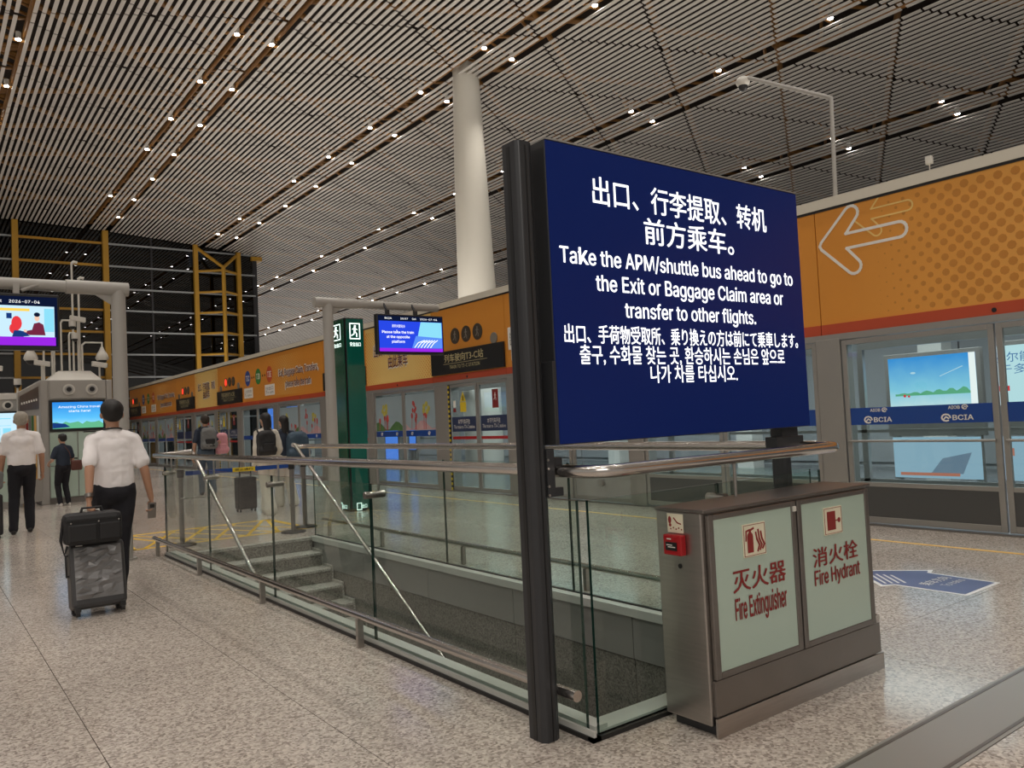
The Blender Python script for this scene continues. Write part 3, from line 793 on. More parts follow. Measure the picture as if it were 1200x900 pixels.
# yellow line in front of the doors
tag(box('floor_stripe', 7.97, 8.03, -8, 45, 0.0002, .0022, 'floor_line'), 'thin yellow line on the floor along the platform doors', 'floor marking')
# things on the wall's top
cp = empty('camera_mast', (9.25, 5.42, 3.94), 0, 'slim grey mast with bent arm and dome camera above the orange wall', 'security camera')
MB().tube([(0, 0, 0), (0, -.03, 1.32), (-.02, .04, 1.36), (-.1, 1.10, 1.98)], .028, 8).build('mast', 'paint_grey', cp)
MB().sphere((-.11, 1.18, 1.95), .095, 14, 10, sc3=(1, 1, .8)).build('camera_head', 'paint_light', cp); MB().sphere((-.11, 1.18, 1.88), .065, 12, 8).build('dome', 'black', cp)
box('base_plate', -.08, .08, -.08, .08, -.01, .02, 'paint_grey', cp)
sn = empty('roof_sensor', (9.3, 4.28, 3.94), 0, 'small white sensor box on a thin stem on top of the orange wall', 'sensor')
MB().tube([(0, 0, 0), (0, 0, .18)], .007, 6).build('stem', 'paint_light', sn); box('sensor_box', -.03, .03, -.035, .035, .17, .26, 'paint_light', sn, .008)

# ------------------------------------------------------------------ glass balustrade around the stairwell
bal = empty('glass_balustrade', (2.37, 2.72, 0), 0, 'glass balustrade with steel handrail around the stairwell opening', 'balustrade')
BX, BY = 2.37, 2.72
def L(p): return (p[0] - BX, p[1] - BY, p[2])
def gp(x0, x1, y0, y1, z0=.02, z1=1.06):
    b = MB(); b.box(x0 - BX, x1 - BX, y0 - BY, y1 - BY, z0, z1)
    thin_x = (x1 - x0) < (y1 - y0)
    for i in range(6):
        # faces: bottom, top, -y, +y, -x, +x
        if thin_x and i in (0, 1, 2, 3): b.mi[i] = 1
        if (not thin_x) and i in (0, 1, 4, 5): b.mi[i] = 1
    return b.build('glass_pane', ['rail_glass', 'glass_edge'], bal)
near_s = [2.76, 4.83, 6.66, 8.49, 10.25]
for a, e in zip(near_s, near_s[1:]): gp(2.402, 2.418, a + .006, e - .006)
far_s = [2.78, 5.0, 6.93, 8.6, 10.25]
for a, e in zip(far_s, far_s[1:]): gp(4.272, 4.288, a + .006, e - .006)
gp(2.43, 3.33, 2.712, 2.728); gp(3.342, 4.27, 2.712, 2.728)
# pale sill inside, dark shoe outside
def bb(name, x0, x1, y0, y1, z0, z1, m, bev=0): return MB().box(x0 - BX, x1 - BX, y0 - BY, y1 - BY, z0, z1).build(name, m, bal, bev)
bb('sill', 2.424, 2.50, 2.735, 10.2, 0, .05, 'sill_white'); bb('sill', 4.19, 4.268, 2.735, 10.2, -.05, .012, 'sill_white'); bb('sill', 2.392, 4.26, 2.732, 2.85, 0, .03, 'sill_white')
bb('outer_shoe', 2.385, 2.400, 2.70, 10.25, 0, .045, 'sill_white'); bb('shoe_gasket', 2.375, 2.424, 2.695, 10.25, 0, .02, 'black'); bb('shoe_gasket', 4.27, 4.30, 2.695, 10.25, 0, .02, 'black'); bb('shoe_gasket', 2.375, 4.30, 2.695, 2.73, 0, .02, 'black')
# corner gaskets
bb('edge_post', 2.402, 2.416, 10.25, 10.28, 0, 1.06, 'anthracite'); 
def arc(cx, cy, r, a0, a1, z, n=6): return [(cx + r * math.cos(math.radians(a0 + (a1 - a0) * k / n)), cy + r * math.sin(math.radians(a0 + (a1 - a0) * k / n)), z) for k in range(n + 1)]
HZ = 1.195
path = [(2.78, 10.42, HZ + .03), (2.50, 10.62, HZ)] + arc(2.44, 10.60, .06, 70, 180, HZ, 5) + [(2.38, 6, HZ)] + arc(2.52, 2.72, .14, 180, 270, HZ, 6) + [(3.2, 2.58, HZ), (4.1, 2.58, HZ)] + arc(4.18, 2.70, .12, 270, 360, HZ, 6) + [(4.30, 6, HZ), (4.30, 10.5, HZ)] + [(4.24, 10.62, HZ), (4.12, 10.52, HZ + .03)]
MB().tube([L(p) for p in path], .030, 14).build('handrail', 'steel_rail', bal)
# sloping stair handrails
for xx in (2.78, 4.12):
    MB().tube([L(p) for p in [(xx, 10.45, HZ + .03), (xx, 10.2, 1.08), (xx, 3.4, 1.08 - 6.8 * .575)]], .022, 10).build('stair_handrail', 'steel_rail', bal)
    y = 9.7
    while y > 5:
        z = 1.08 - (10.2 - y) * .575; side = (2.44 if xx < 3 else 4.2)
        MB().tube([L((xx, y, z - .02)), L((xx, y, z - .09)), L((side, y, z - .09))], .009, 6).build('rail_bracket', 'steel', bal); y -= 1.83
# clamps joining rail to glass
for yy in (4.83, 6.66, 8.49, 10.2):
    for s, x0 in ((1, 2.41), (-1, 4.28)):
        MB().tube([L((x0 - .045, yy, .985)), L((x0 + .10 * s if s > 0 else x0 + .045, yy, .985))], .024, 12).tube([L((x0 + .06 * s, yy, .985)), L((x0 + .06 * s, yy, HZ - .02))], .009, 6).build('rail_clamp', 'steel', bal)
for xx in (3.336,):
    MB().tube([L((xx, 2.66, .985)), L((xx, 2.78, .985))], .024, 12).tube([L((xx, 2.60, .985)), L((xx, 2.60, HZ))], .009, 6).build('rail_clamp', 'steel', bal)
# toe rails with flat posts
MB().tube([L(p) for p in [(2.30, 10.40, .205), (2.31, 6, .205), (2.335, 2.74, .205)]], .026, 14).build('toe_rail', 'steel_rail', bal)
for yy in (10.30, 8.55, 6.70, 4.87, 3.02): bb('toe_post', 2.29, 2.335, yy - .015, yy + .015, 0, .19, 'steel', .003)
MB().tube([L(p) for p in [(4.42, 10.30, .20), (4.42, 6, .20), (4.42, 2.50, .20)]], .024, 12).build('toe_rail', 'steel_rail', bal)
for yy in (10.1, 8.6, 6.85, 5.0, 3.2): bb('toe_post', 4.40, 4.44, yy - .02, yy + .02, 0, .18, 'steel', .003)

# ------------------------------------------------------------------ big blue wayfinding sign
sg = empty('wayfinding_sign', (2.25, 2.9, 0), 0, 'large dark blue lit sign with white multilingual writing on dark posts', 'sign')
def SL(x, y, z): return (x - 2.25, y - 2.9, z)
SZ0, SZ1, SXL, SXR, SYF, SYB = 1.315, 2.735, 2.355, 4.34, 2.80, 2.95
def sb(name, x0, x1, y0, y1, z0, z1, m, bev=0): return MB().box(x0 - 2.25, x1 - 2.25, y0 - 2.9, y1 - 2.9, z0, z1).build(name, m, sg, bev)
cab_ = sb('light_box', SXL, SXR, SYF + .004, SYB, SZ0, SZ1, 'anthracite', .006)
sb('face', SXL + .004, SXR - .004, SYF, SYF + .006, SZ0 + .004, SZ1 - .004, 'sign_blue')
sb('edge_trim', SXL, SXR, SYF - .003, SYB, SZ1, SZ1 + .008, 'aluminium')
# rounded post profile
prof = [(-.036, -.045), (-.018, -.065), (.035, -.065), (.062, -.05), (.062, .05), (.035, .065), (-.018, .065), (-.036, .045)]
MB().prism([(p[0], p[1]) for p in prof], (0, 0, 0), (1, 0, 0), (0, 1, 0), 2.72).build('post', 'anthracite', sg, .006)
MB().box(-.038, -.034, -.012, .012, 0, 2.7).box(.012, .018, -.068, -.063, 0, 2.7).build('post_groove', 'black', sg)
MB().prism([(p[0] * .8, p[1] * .8) for p in prof], (2.04 - .1, .02, 0), (1, 0, 0), (0, 1, 0), 1.33).build('post', 'anthracite', sg, .006)
sb('mount_bracket', 2.30, 2.345, 2.83, 2.95, 1.08, 1.30, 'anthracite', .003)
for z in (1.10, 1.235): sb('mount_bracket', 2.31, 2.40, 2.84, 2.88, z - .02, z + .02, 'anthracite', .003)
sb('mount_bracket', 4.05, 4.32, 2.84, 2.92, 1.20, 1.262, 'anthracite', .003); sb('mount_bracket', 4.12, 4.28, 2.85, 2.92, 1.262, 1.315, 'anthracite')
sb('side_cover', 2.335, 2.357, 2.80, 2.95, SZ0, 1.70, 'anthracite', .002)
b = MB()
for z in (1.09, 1.13, 1.21, 1.25): b.tube([SL(2.305, 2.826, z), SL(2.305, 2.835, z)], .006, 8)
b.build('bolts', 'steel', sg)
lines = [('出口、行李提取、转机', 2.640, 4.015, 2.462, 2.602, .014), ('前方乘车。', 2.985, 3.70, 2.300, 2.437, .014), ('Take the APM/shuttle bus ahead to go to', 2.412, 4.243, 2.140, 2.242, .016),
         ('the Exit or Baggage Claim area or', 2.632, 4.135, 2.019, 2.120, .016), ('transfer to other flights.', 2.818, 3.862, 1.896, 1.995, .016),
         ('出口、手荷物受取所、乗り換えの方は前にて乗車します。', 2.415, 4.258, 1.785, 1.875, .018), ('출구, 수화물 찾는 곳, 환승하시는 손님은 앞으로', 2.505, 4.115, 1.682, 1.778, .018), ('나가 차를 타십시오.', 2.975, 3.665, 1.592, 1.682, .018)]
for tx, a, e, z0, z1, bo in lines:
    text('lettering', tx, 'sign_text', sg, (-2.25, SYF - 2.9, 0), (1, 0, 0), (0, 0, 1), a, e, z0, z1, bold=bo, res=4)

# ------------------------------------------------------------------ fire equipment cabinet
cb = empty('fire_cabinet', (3.5, 2.5, 0), 0, 'brushed steel fire extinguisher and hydrant cabinet with frosted glass doors', 'cabinet')
def cx(x): return x - 3.5
def cy(y): return y - 2.5
def cbx(name, x0, x1, y0, y1, z0, z1, m, bev=0, par=None): return MB().box(cx(x0), cx(x1), cy(y0), cy(y1), z0, z1).build(name, m, par or cb, bev)
cbx('body', 2.79, 4.17, 2.375, 2.64, .05, .985, 'steel', .006)
cbx('lid', 2.785, 4.175, 2.355, 2.645, .985, 1.0, 'steel_dark', .003)
cbx('plinth', 2.83, 4.20, 2.36, 2.62, 0, .052, 'anthracite', .003)
cbx('plinth_face', 2.80, 4.20, 2.352, 2.362, .0, .085, 'steel', .001)
cbx('lower_panel', 2.81, 4.19, 2.360, 2.376, .088, .245, 'steel_dark', .002)
OF = (cx(0), cy(2.35), 0)
def cdoor(x0, x1, icon, t1, t2, sx):
    fr = MB(); w = .036
    for q in ((x0, x0 + w, .25, .975), (x1 - w, x1, .25, .975), (x0 + w, x1 - w, .25, .25 + w * .8), (x0 + w, x1 - w, .95, .975)): fr.box(cx(q[0]), cx(q[1]), cy(2.352), cy(2.374), q[2], q[3])
    d = fr.build('door', 'steel_dark', cb, .004)
    gl = MB().box(cx(x0 + w), cx(x1 - w), cy(2.358), cy(2.372), .25 + w * .8, .95).build('frosted_glass', 'frosted', d)
    OO = (cx(0), cy(2.357), 0)
    pl = flat('icon_plate', [rect(sx[0], sx[1], sx[2], sx[3])], 'label_cream', d, OO, (1, 0, 0), (0, 0, 1), .004)
    return d, OO, pl
d1, OO, pl1 = cdoor(2.815, 3.475, 0, '', '', (3.052, 3.222, .752, .905))
text('lettering', '灭火器', 'ink_red', d1, OO, (1, 0, 0), (0, 0, 1), 2.965, 3.365, .605, .705, bold=.025)
text('lettering', 'Fire Extinguisher', 'ink_red', d1, OO, (1, 0, 0), (0, 0, 1), 2.972, 3.362, .455, .58, bold=.03)
d2, OO, pl2 = cdoor(3.487, 4.145, 0, '', '', (3.712, 3.878, .772, .912))
text('lettering', '消火栓', 'ink_red', d2, OO, (1, 0, 0), (0, 0, 1), 3.60, 4.01, .625, .72, bold=.025)
text('lettering', 'Fire Hydrant', 'ink_red', d2, OO, (1, 0, 0), (0, 0, 1), 3.605, 4.02, .515, .61, bold=.03)
OP = (cx(0), cy(2.352), 0); X1, Z1 = (1, 0, 0), (0, 0, 1)
ring = lambda a, b, c_, d_, w: stroke([(a, c_), (b, c_), (b, d_), (a, d_), (a, c_)], w)
flat('border', ring(3.058, 3.216, .758, .899, .002), 'ink_red', pl1, OP, X1, Z1, .001)
ex = [rect(3.082, 3.125, .772, .845), circ(3.1035, .845, .0215, 12), rect(3.096, 3.111, .86, .878)] + stroke([(3.1, .878), (3.075, .872), (3.072, .83)], .008) + stroke([(3.1, .874), (3.13, .882)], .009)
fl = []
for q, (ox, hh) in enumerate(((3.145, .05), (3.163, .068), (3.182, .05))):
    fl += stroke([(ox + .012, .775 + q * .004), (ox + .026, .80), (ox + .008, .83), (ox + .002, .83 + hh * .6)], .010)
flat('symbol', ex + fl, 'ink_red', pl1, OP, X1, Z1, .001)
flat('border', ring(3.718, 3.872, .778, .906, .002), 'ink_red', pl2, OP, X1, Z1, .001)
flat('symbol', [rect(3.74, 3.815, .795, .89)] + stroke([(3.815, .84), (3.84, .84)], .006) + [circ(3.847, .84, .013, 12)], 'ink_red', pl2, OP, X1, Z1, .001)
cbx('door_lock', 3.445, 3.47, 2.345, 2.352, .925, .95, 'paint_light', .001)
cbx('gap', 3.475, 3.487, 2.368, 2.377, .25, .975, 'black')
# side fittings
OS = (cx(2.789), cy(0), 0); US = (0, -1, 0)
lb = flat('instruction_label', [rect(-2.570, -2.475, .888, .975)], 'label_cream', cb, OS, US, Z1, .001)
flat('symbol', [circ(-2.555, .945, .010, 8, .018), circ(-2.553, .922, .008, 8)] + stroke([(-2.53, .955), (-2.51, .935), (-2.49, .93)], .006) + [circ(-2.55 + .016 * k, .905 + .006 * (k % 2), .004, 6) for k in range(5)], 'ink_red', lb, (cx(2.788), cy(0), 0), US, Z1, .0005)
al = MB().box(cx(2.755), cx(2.79), cy(2.465), cy(2.572), .79, .882).build('alarm_call_point', 'alarm_red', cb, .005)
flat('window', [rect(-2.556, -2.488, .812, .850)], 'black', al, (cx(2.753), cy(0), 0), US, Z1, .001)
flat('lettering', [rect(-2.548, -2.515, .835, .839), rect(-2.540, -2.497, .826, .830), rect(-2.545, -2.52, .862, .867)], 'ink_white', al, (cx(2.751), cy(0), 0), US, Z1, .001)
MB().tube([(cx(2.787), cy(2.507), .738), (cx(2.790), cy(2.507), .738)], .011, 14).build('keyhole', 'black', cb)

# ------------------------------------------------------------------ floor markings
yb = MB(); A = Vector((2.36, 11.15)); W_, H_ = 2.1, 1.15
def yline(p, q, w): 
    for s_ in stroke([p, q], w): yb.prism(s_, (0, 0, .0004), (1, 0, 0), (0, 1, 0), .0016)
P_ = [(2.2, 11.12), (4.55, 11.12), (4.55, 12.75), (2.35, 12.75)]
for i in range(4): yline(P_[i], P_[(i + 1) % 4], .09)
for k in range(5):
    t0 = 2.35 + k * .44; yline((t0, 11.15), (min(t0 + .75, 4.5), 11.15 + 1.55), .05); yline((t0 + .44, 11.15), (max(t0 - .3, 2.35), 12.7), .05)
tag(yb.build('floor_hatching', 'floor_yellow'), 'yellow cross hatched box painted on the floor at the stair top', 'floor marking')
fa = empty('floor_arrow', (6.5, 3.1, 0), 0, 'blue arrow sticker with white writing on the floor right of the fire cabinet', 'floor sticker')
q = [(6.69, 2.77), (6.12, 2.76), (6.13, 3.30), (6.02, 3.36), (6.44, 3.85), (6.86, 3.36), (6.74, 3.32)]
MB().prism([(x - 6.5, y - 3.1) for x, y in q][::-1], (0, 0, .0002), (1, 0, 0), (0, 1, 0), .001).build('white_border', 'sticker_white', fa)
q2 = [(6.667, 2.80), (6.145, 2.79), (6.155, 3.32), (6.075, 3.375), (6.44, 3.80), (6.80, 3.375), (6.715, 3.34)]
MB().prism([(x - 6.5, y - 3.1) for x, y in q2][::-1], (0, 0, .0003), (1, 0, 0), (0, 1, 0), .0016).build('blue_sheet', 'sticker_blue', fa)
b = MB()
for k in range(4):
    ox, oy = .038 * (k + 1), -.033 * (k + 1)
    for s_ in stroke([(6.10 - 6.5 + ox, 3.40 - 3.1 + oy + .02), (6.36 - 6.5 + ox - .02 * k, 3.70 - 3.1 + oy - .02 * k)], .018): b.prism(s_, (0, 0, .002), (1, 0, 0), (0, 1, 0), .0005)
b.build('white_stripes', 'sticker_white', fa)
text('lettering', '乘车方向', 'sticker_white', fa, (0, 0, .002), (1, 0, 0), (0, 1, 0), -.24, .13, .0, .10, bold=.01, d=.001)
text('lettering', 'To trains', 'sticker_white', fa, (0, 0, .002), (1, 0, 0), (0, 1, 0), -.17, .12, -.11, -.04, d=.001)

# ------------------------------------------------------------------ green exit pillar
ep = empty('exit_pillar', (6.05, 12.8, 0), 0, 'tall green exit pillar with lit running man signs', 'exit sign')
MB().box(-.17, .17, -.29, .31, .0, 3.26).build('core', 'black', ep)
MB().box(-.15, .175, -.305, -.29, .04, 3.27).build('front_panel', 'exit_teal', ep, .004)
MB().box(-.19, -.17, -.27, .31, .04, 3.27).build('side_panel', 'exit_green', ep, .004)
MB().box(-.18, .18, -.3, .32, 3.27, 3.285).build('cap', 'anthracite', ep)
for O_, U_, c0, w in (((0, -.306, 0), (1, 0, 0), .01, .22), ((-.191, 0, 0), (0, -1, 0), -.02, .42)):
    ic = []
    s_ = w / .22
    fr = flat('exit_symbol', ring(c0 - .09 * s_, c0 + .09 * s_, 2.93, 3.19, .018), 'exit_white', ep, O_, U_, V)
    flat('exit_figure', [[(c0 + (u - c0) * s_, v) for u, v in p] for p in man_icon(c0, 3.06, .22)], 'exit_white', ep, O_, U_, V)
    text('lettering', '安全出口', 'exit_white', ep, O_, U_, V, c0 - .1 * s_, c0 + .1 * s_, 2.80, 2.87, bold=.02, res=1)
    flat('low_exit_symbol', ring(c0 - .08 * s_, c0 + .0 * s_, .02, .13, .012) , 'exit_white', ep, O_, U_, V)
    text('lettering', '出口', 'exit_white', ep, O_, U_, V, c0 + .01 * s_, c0 + .1 * s_, .04, .11, bold=.02, res=1)

# ------------------------------------------------------------------ gantries with hanging screens
def gantry(name, x, y, h, xr, xl, label, r=.085):
    t = empty(name, (x, y, 0), 0, label, 'gantry')
    MB().tube([(0, 0, 0), (0, 0, h)], r, 20, rs=[r * 1.08, r * .92]).build('pole', 'paint_grey', t)
    MB().tube([(xr, 0, h + .02), (-.55 if xl < 0 else .5, 0, h + .02)], r * .95, 18).build('arm_sleeve', 'paint_grey', t)
    MB().tube([(-.5 if xl < 0 else .45, 0, h + .02), (xl, 0, h + .02)], r * .78, 18).build('arm', 'paint_grey', t)
    MB().tube([(0, 0, 0), (0, 0, .025)], r * 1.5, 20).build('base_flange', 'paint_grey', t)
    s = -1 if xl < 0 else 1
    MB().prism([(0, h - .22), (s * .34, h), (0, h)][::(1 if s > 0 else -1)], (0, .01, 0), (1, 0, 0), (0, 0, 1), .02).build('gusset', 'paint_grey', t)
    return t
gantry('screen_gantry', 1.96, 10.33, 3.18, .11, -3.2, 'grey pipe gantry at the left carrying the purple screen')
gantry('screen_gantry', 5.18, 11.6, 3.36, -.22, 2.0, 'grey pipe gantry beside the green exit pillar')
def screen(name, x, y, z0, z1, hw, label, rz=0):
    t = empty(name, (x, y, 0), rz, label, 'screen')
    MB().box(-hw, hw, -.03, .08, z0, z1).build('case', 'black', t, .012)
    return t
tv = screen('hanging_screen', .62, 10.28, 2.455, 3.085, .715, 'hanging screen showing two figures above a purple band, leftmost in view')
O_ = (0, -.032, 0)
flat('display', [rect(-.69, .69, 2.50, 3.05)], 'scr_dark', tv, O_, X1, Z1)
flat('picture', [rect(-.69, .66, 2.60, 2.945)], 'scr_pale', tv, (0, -.034, 0), X1, Z1)
flat('purple_band', [rect(-.69, .67, 2.505, 2.60)], 'scr_purple', tv, (0, -.034, 0), X1, Z1)
pf = flat('figure', [circ(.295, 2.75, .05, 14, .08), circ(.27, 2.69, .045, 12, .06)], 'scr_red', tv, (0, -.036, 0), X1, Z1)
flat('figure', [[(.25, 2.6), (.36, 2.6), (.33, 2.67), (.27, 2.67)], rect(.20, .25, 2.80, 2.86), [(.42, 2.61), (.36, 2.66), (.32, 2.67), (.33, 2.6)]], 'scr_navy', tv, (0, -.038, 0), X1, Z1)
flat('figure', [[(.42, 2.62), (.57, 2.62), (.55, 2.74), (.51, 2.765), (.46, 2.75), (.44, 2.68), (.36, 2.66), (.36, 2.64)]], 'scr_maroon', tv, (0, -.036, 0), X1, Z1)
flat('figure', [circ(.49, 2.81, .025, 12, .036), rect(.36, .39, 2.65, 2.68)], 'scr_skin', tv, (0, -.038, 0), X1, Z1)
flat('figure', [circ(.49, 2.85, .030, 12, .025)], 'scr_dark', tv, (0, -.040, 0), X1, Z1)
flat('banner', [rect(.1, .42, 2.885, 2.915), rect(-.05, .1, 2.89, 2.91)], 'scr_yellow', tv, (0, -.036, 0), X1, Z1)
flat('scenery', [rect(.0, .13, 2.62, 2.70), rect(.56, .655, 2.66, 2.92)], 'scr_cyan', tv, (0, -.0355, 0), X1, Z1)
text('lettering', '20:57     Sat     2026-07-04', 'scr_white', tv, (0, -.034, 0), X1, Z1, -.10, .52, 2.975, 3.008, bold=.0, res=1)
text('lettering', 'LIVE', 'paint_grey', tv, (0, -.034, 0), X1, Z1, .1, .14, 2.47, 2.478, res=1).hide_render = True
bpy.data.objects.remove(bpy.data.objects['lettering.%03d' % 0]) if False else None
for dx in (.30,): MB().box(dx - .03, dx + .03, -.02, .06, 3.08, 3.20).tube([(dx + .05, 0, 3.12), (dx + .22, 0, 3.2)], .02, 8).build('hanger', 'paint_grey', tv)
tv2 = screen('hanging_screen', 6.55, 11.45, 2.565, 3.215, .62, 'hanging screen with bright blue picture and white writing beside the green pillar')
flat('display', [rect(-.60, .60, 2.60, 3.19)], 'scr_dark', tv2, O_, X1, Z1)
flat('picture', [rect(-.59, .59, 2.665, 3.105)], 'scr_blue', tv2, (0, -.034, 0), X1, Z1)
flat('sky', [[(.10, 2.80), (.58, 2.80), (.58, 3.10), (.18, 3.10)]], 'scr_cyan', tv2, (0, -.036, 0), X1, Z1)
flat('water', [[(.0, 2.67), (.58, 2.67), (.58, 2.84), (.08, 2.87)]], 'scr_blue_mid', tv2, (0, -.037, 0), X1, Z1)
flat('roads', sum([stroke([(.05 + .06 * k, 2.68), (.12 + .06 * k, 2.76), (.24 + .05 * k, 2.80)], .012) for k in range(6)], []), 'scr_white', tv2, (0, -.038, 0), X1, Z1)
flat('purple_band', [rect(-.59, .59, 2.61, 2.665)], 'scr_purple', tv2, (0, -.034, 0), X1, Z1)
text('lettering', 'Please take the train\nat the opposite\nplatform', 'scr_white', tv2, (0, -.039, 0), X1, Z1, -.54, .04, 2.74, 2.96, bold=.02, res=1)
text('lettering', '请到对面站台', 'scr_white', tv2, (0, -.039, 0), X1, Z1, -.36, -.12, 3.0, 3.05, res=1)
text('lettering', 'BCIA           20:57     Sat     2026-07-04', 'scr_white', tv2, (0, -.034, 0), X1, Z1, -.48, .5, 3.135, 3.165, bold=.0, res=1)
for dx in (-.40, .12): MB().box(dx - .03, dx + .03, 0, .05, 3.21, 3.29).tube([(dx, .03, 3.28), (dx - .02, .1, 3.40)], .02, 8).build('hanger', 'anthracite', tv2)

# ------------------------------------------------------------------ kiosks with screens and roof cameras
ks = empty('service_kiosk', (3.0, 20.7, 0), 0, 'grey information kiosk with blue screen and cluster of cameras on its roof', 'kiosk')
def kb(name, x0, x1, y0, y1, z0, z1, m, bev=0, par=None): return MB().box(x0 - 3.0, x1 - 3.0, y0, y1, z0, z1).build(name, m, par or ks, bev)
kb('body', 2.42, 3.62, .03, 1.2, 0, 2.80, 'paint_grey', .01)
kb('side_post', 3.62, 3.74, .0, 1.2, 0, 2.80, 'paint_grey', .01); kb('side_post', 2.26, 2.42, .0, 1.2, 0, 2.80, 'paint_grey', .01)
kb('nozzle_panel', 2.46, 3.60, .0, .03, 2.37, 2.79, 'paint_grey', .005)
for xx in (2.84, 3.31):
    MB().tube([(xx - 3, -.03, 2.58), (xx - 3, .0, 2.58)], .125, 24).build('air_nozzle', 'paint_light', ks); MB().tube([(xx - 3, -.06, 2.58), (xx - 3, -.03, 2.58)], .085, 24).build('air_nozzle', 'aluminium', ks)
    MB().tube([(xx - 3, -.065, 2.58), (xx - 3, -.055, 2.58)], .055, 20).build('nozzle_opening', 'black', ks)
kb('screen_case', 2.44, 3.58, -.02, .03, 1.63, 2.34, 'black', .006)
OK_ = (-3.0, -.022, 0)
flat('display', [rect(2.50, 3.53, 1.69, 2.29)], 'scr_kiosk', ks, OK_, X1, Z1)
flat('skyline', [[(2.50, 1.69), (3.53, 1.69)] + [(3.53 - 1.03 * k / 12, 1.78 + .07 * abs(math.sin(k * 1.9))) for k in range(13)]], 'scr_green', ks, (-3, -.026, 0), X1, Z1)
flat('skyline', [[(2.50, 1.70), (2.85, 1.72), (2.75, 1.80), (2.50, 1.83)]], 'scr_navy', ks, (-3, -.028, 0), X1, Z1)
text('lettering', 'Amazing China travel\nstarts here!', 'scr_white', ks, (-3, -.027, 0), X1, Z1, 2.62, 3.48, 2.06, 2.21, bold=.0, res=1)
for xa, xb in ((2.44, 2.99), (3.01, 3.60)):
    kb('frosted_panel', xa, xb, .0, .03, .86, 1.61, 'frosted_k'if False else 'frosted', .004); kb('frosted_panel', xa, xb, .0, .03, .14, .84, 'frosted', .004)
kb('skirting', 2.42, 3.62, -.01, .03, 0, .12, 'steel_dark')
kb('plate', 2.60, 2.86, -.02, 0, 1.18, 1.28, 'steel_dark'); text('lettering', '服务台', 'ink_white', ks, (-3, -.022, 0), X1, Z1, 2.63, 2.83, 1.205, 1.255, res=1)
kb('plate', 2.90, 2.98, -.02, 0, .99, 1.02, 'black')
MB().hexa([(2.42 - 3, .05, 2.80), (3.55 - 3, .05, 2.80), (2.42 - 3, 1.2, 2.80), (3.55 - 3, 1.2, 2.80), (2.68 - 3, .3, 3.03), (3.35 - 3, .3, 3.03), (2.68 - 3, 1.0, 3.03), (3.35 - 3, 1.0, 3.03)]).build('roof_hood', 'paint_light', ks, .01)
# directory board set at an angle on the left
db = empty('directory_board', (2.24, 20.65, 0), 0, 'angled grey directory board with coloured columns beside the kiosk', 'board')
MB().hexa([(-.46, -.35, .1), (-.44, -.38, .1), (-.0, 0, .1), (.03, -.02, .1), (-.46, -.35, 2.50), (-.44, -.38, 2.50), (-.0, 0, 2.78), (.03, -.02, 2.78)]).build('board', 'paint_grey', db)
Ud = Vector((.44, .36, 0)).normalized(); Od = (-.428, -.402, 0)
for k, mm in enumerate(('ink_white', 'poster_pink', 'ink_red', 'grille_grey', 'poster_green', 'orange_pale', 'ink_white')): flat('column_strip', [rect(.04 + k * .072, .095 + k * .072, .6, 2.0)], mm, db, Od, Ud, Z1)
flat('heading', [[(.03, 2.1), (.54, 2.15), (.54, 2.66), (.03, 2.42)]], 'steel_dark', db, Od, Ud, Z1); flat('heading_marks', [rect(.06 + .065 * k, .10 + .065 * k, 2.24 + .015 * k, 2.29 + .015 * k) for k in range(7)], 'ink_white', db, (-.426, -.406, 0), Ud, Z1)
k2 = empty('service_kiosk', (1.2, 20.7, 0), 0, 'lower kiosk with pale blue screen at the left edge, behind the grey haired man', 'kiosk')
MB().box(-.75, .70, .03, 1.0, 0, 2.38).build('body', 'paint_grey', k2, .01); MB().box(-.75, .72, .0, .4, 2.38, 2.52).build('top_trim', 'paint_light', k2, .01)
MB().tube([(.45, -.03, 2.25), (.45, 0.03, 2.25)], .10, 20).build('air_nozzle', 'paint_light', k2); MB().tube([(.45, -.04, 2.25), (.45, -.03, 2.25)], .06, 20).build('nozzle_opening', 'black', k2)
MB().box(-.7, .66, -.01, .03, 1.4, 2.12).build('screen_case', 'black', k2, .005); flat('display', [rect(-.66, .62, 1.44, 2.08)], 'scr_pale', k2, (0, -.012, 0), X1, Z1)
flat('display_marks', [rect(.2, .5, 1.95, 1.97), rect(.2, .5, 1.80, 1.81), rect(.2, .3, 1.6, 1.75), rect(.35, .5, 1.6, 1.75)], 'scr_cyan', k2, (0, -.015, 0), X1, Z1)
MB().box(-.7, .66, .0, .03, .14, 1.36).build('frosted_panel', 'frosted', k2, .004)
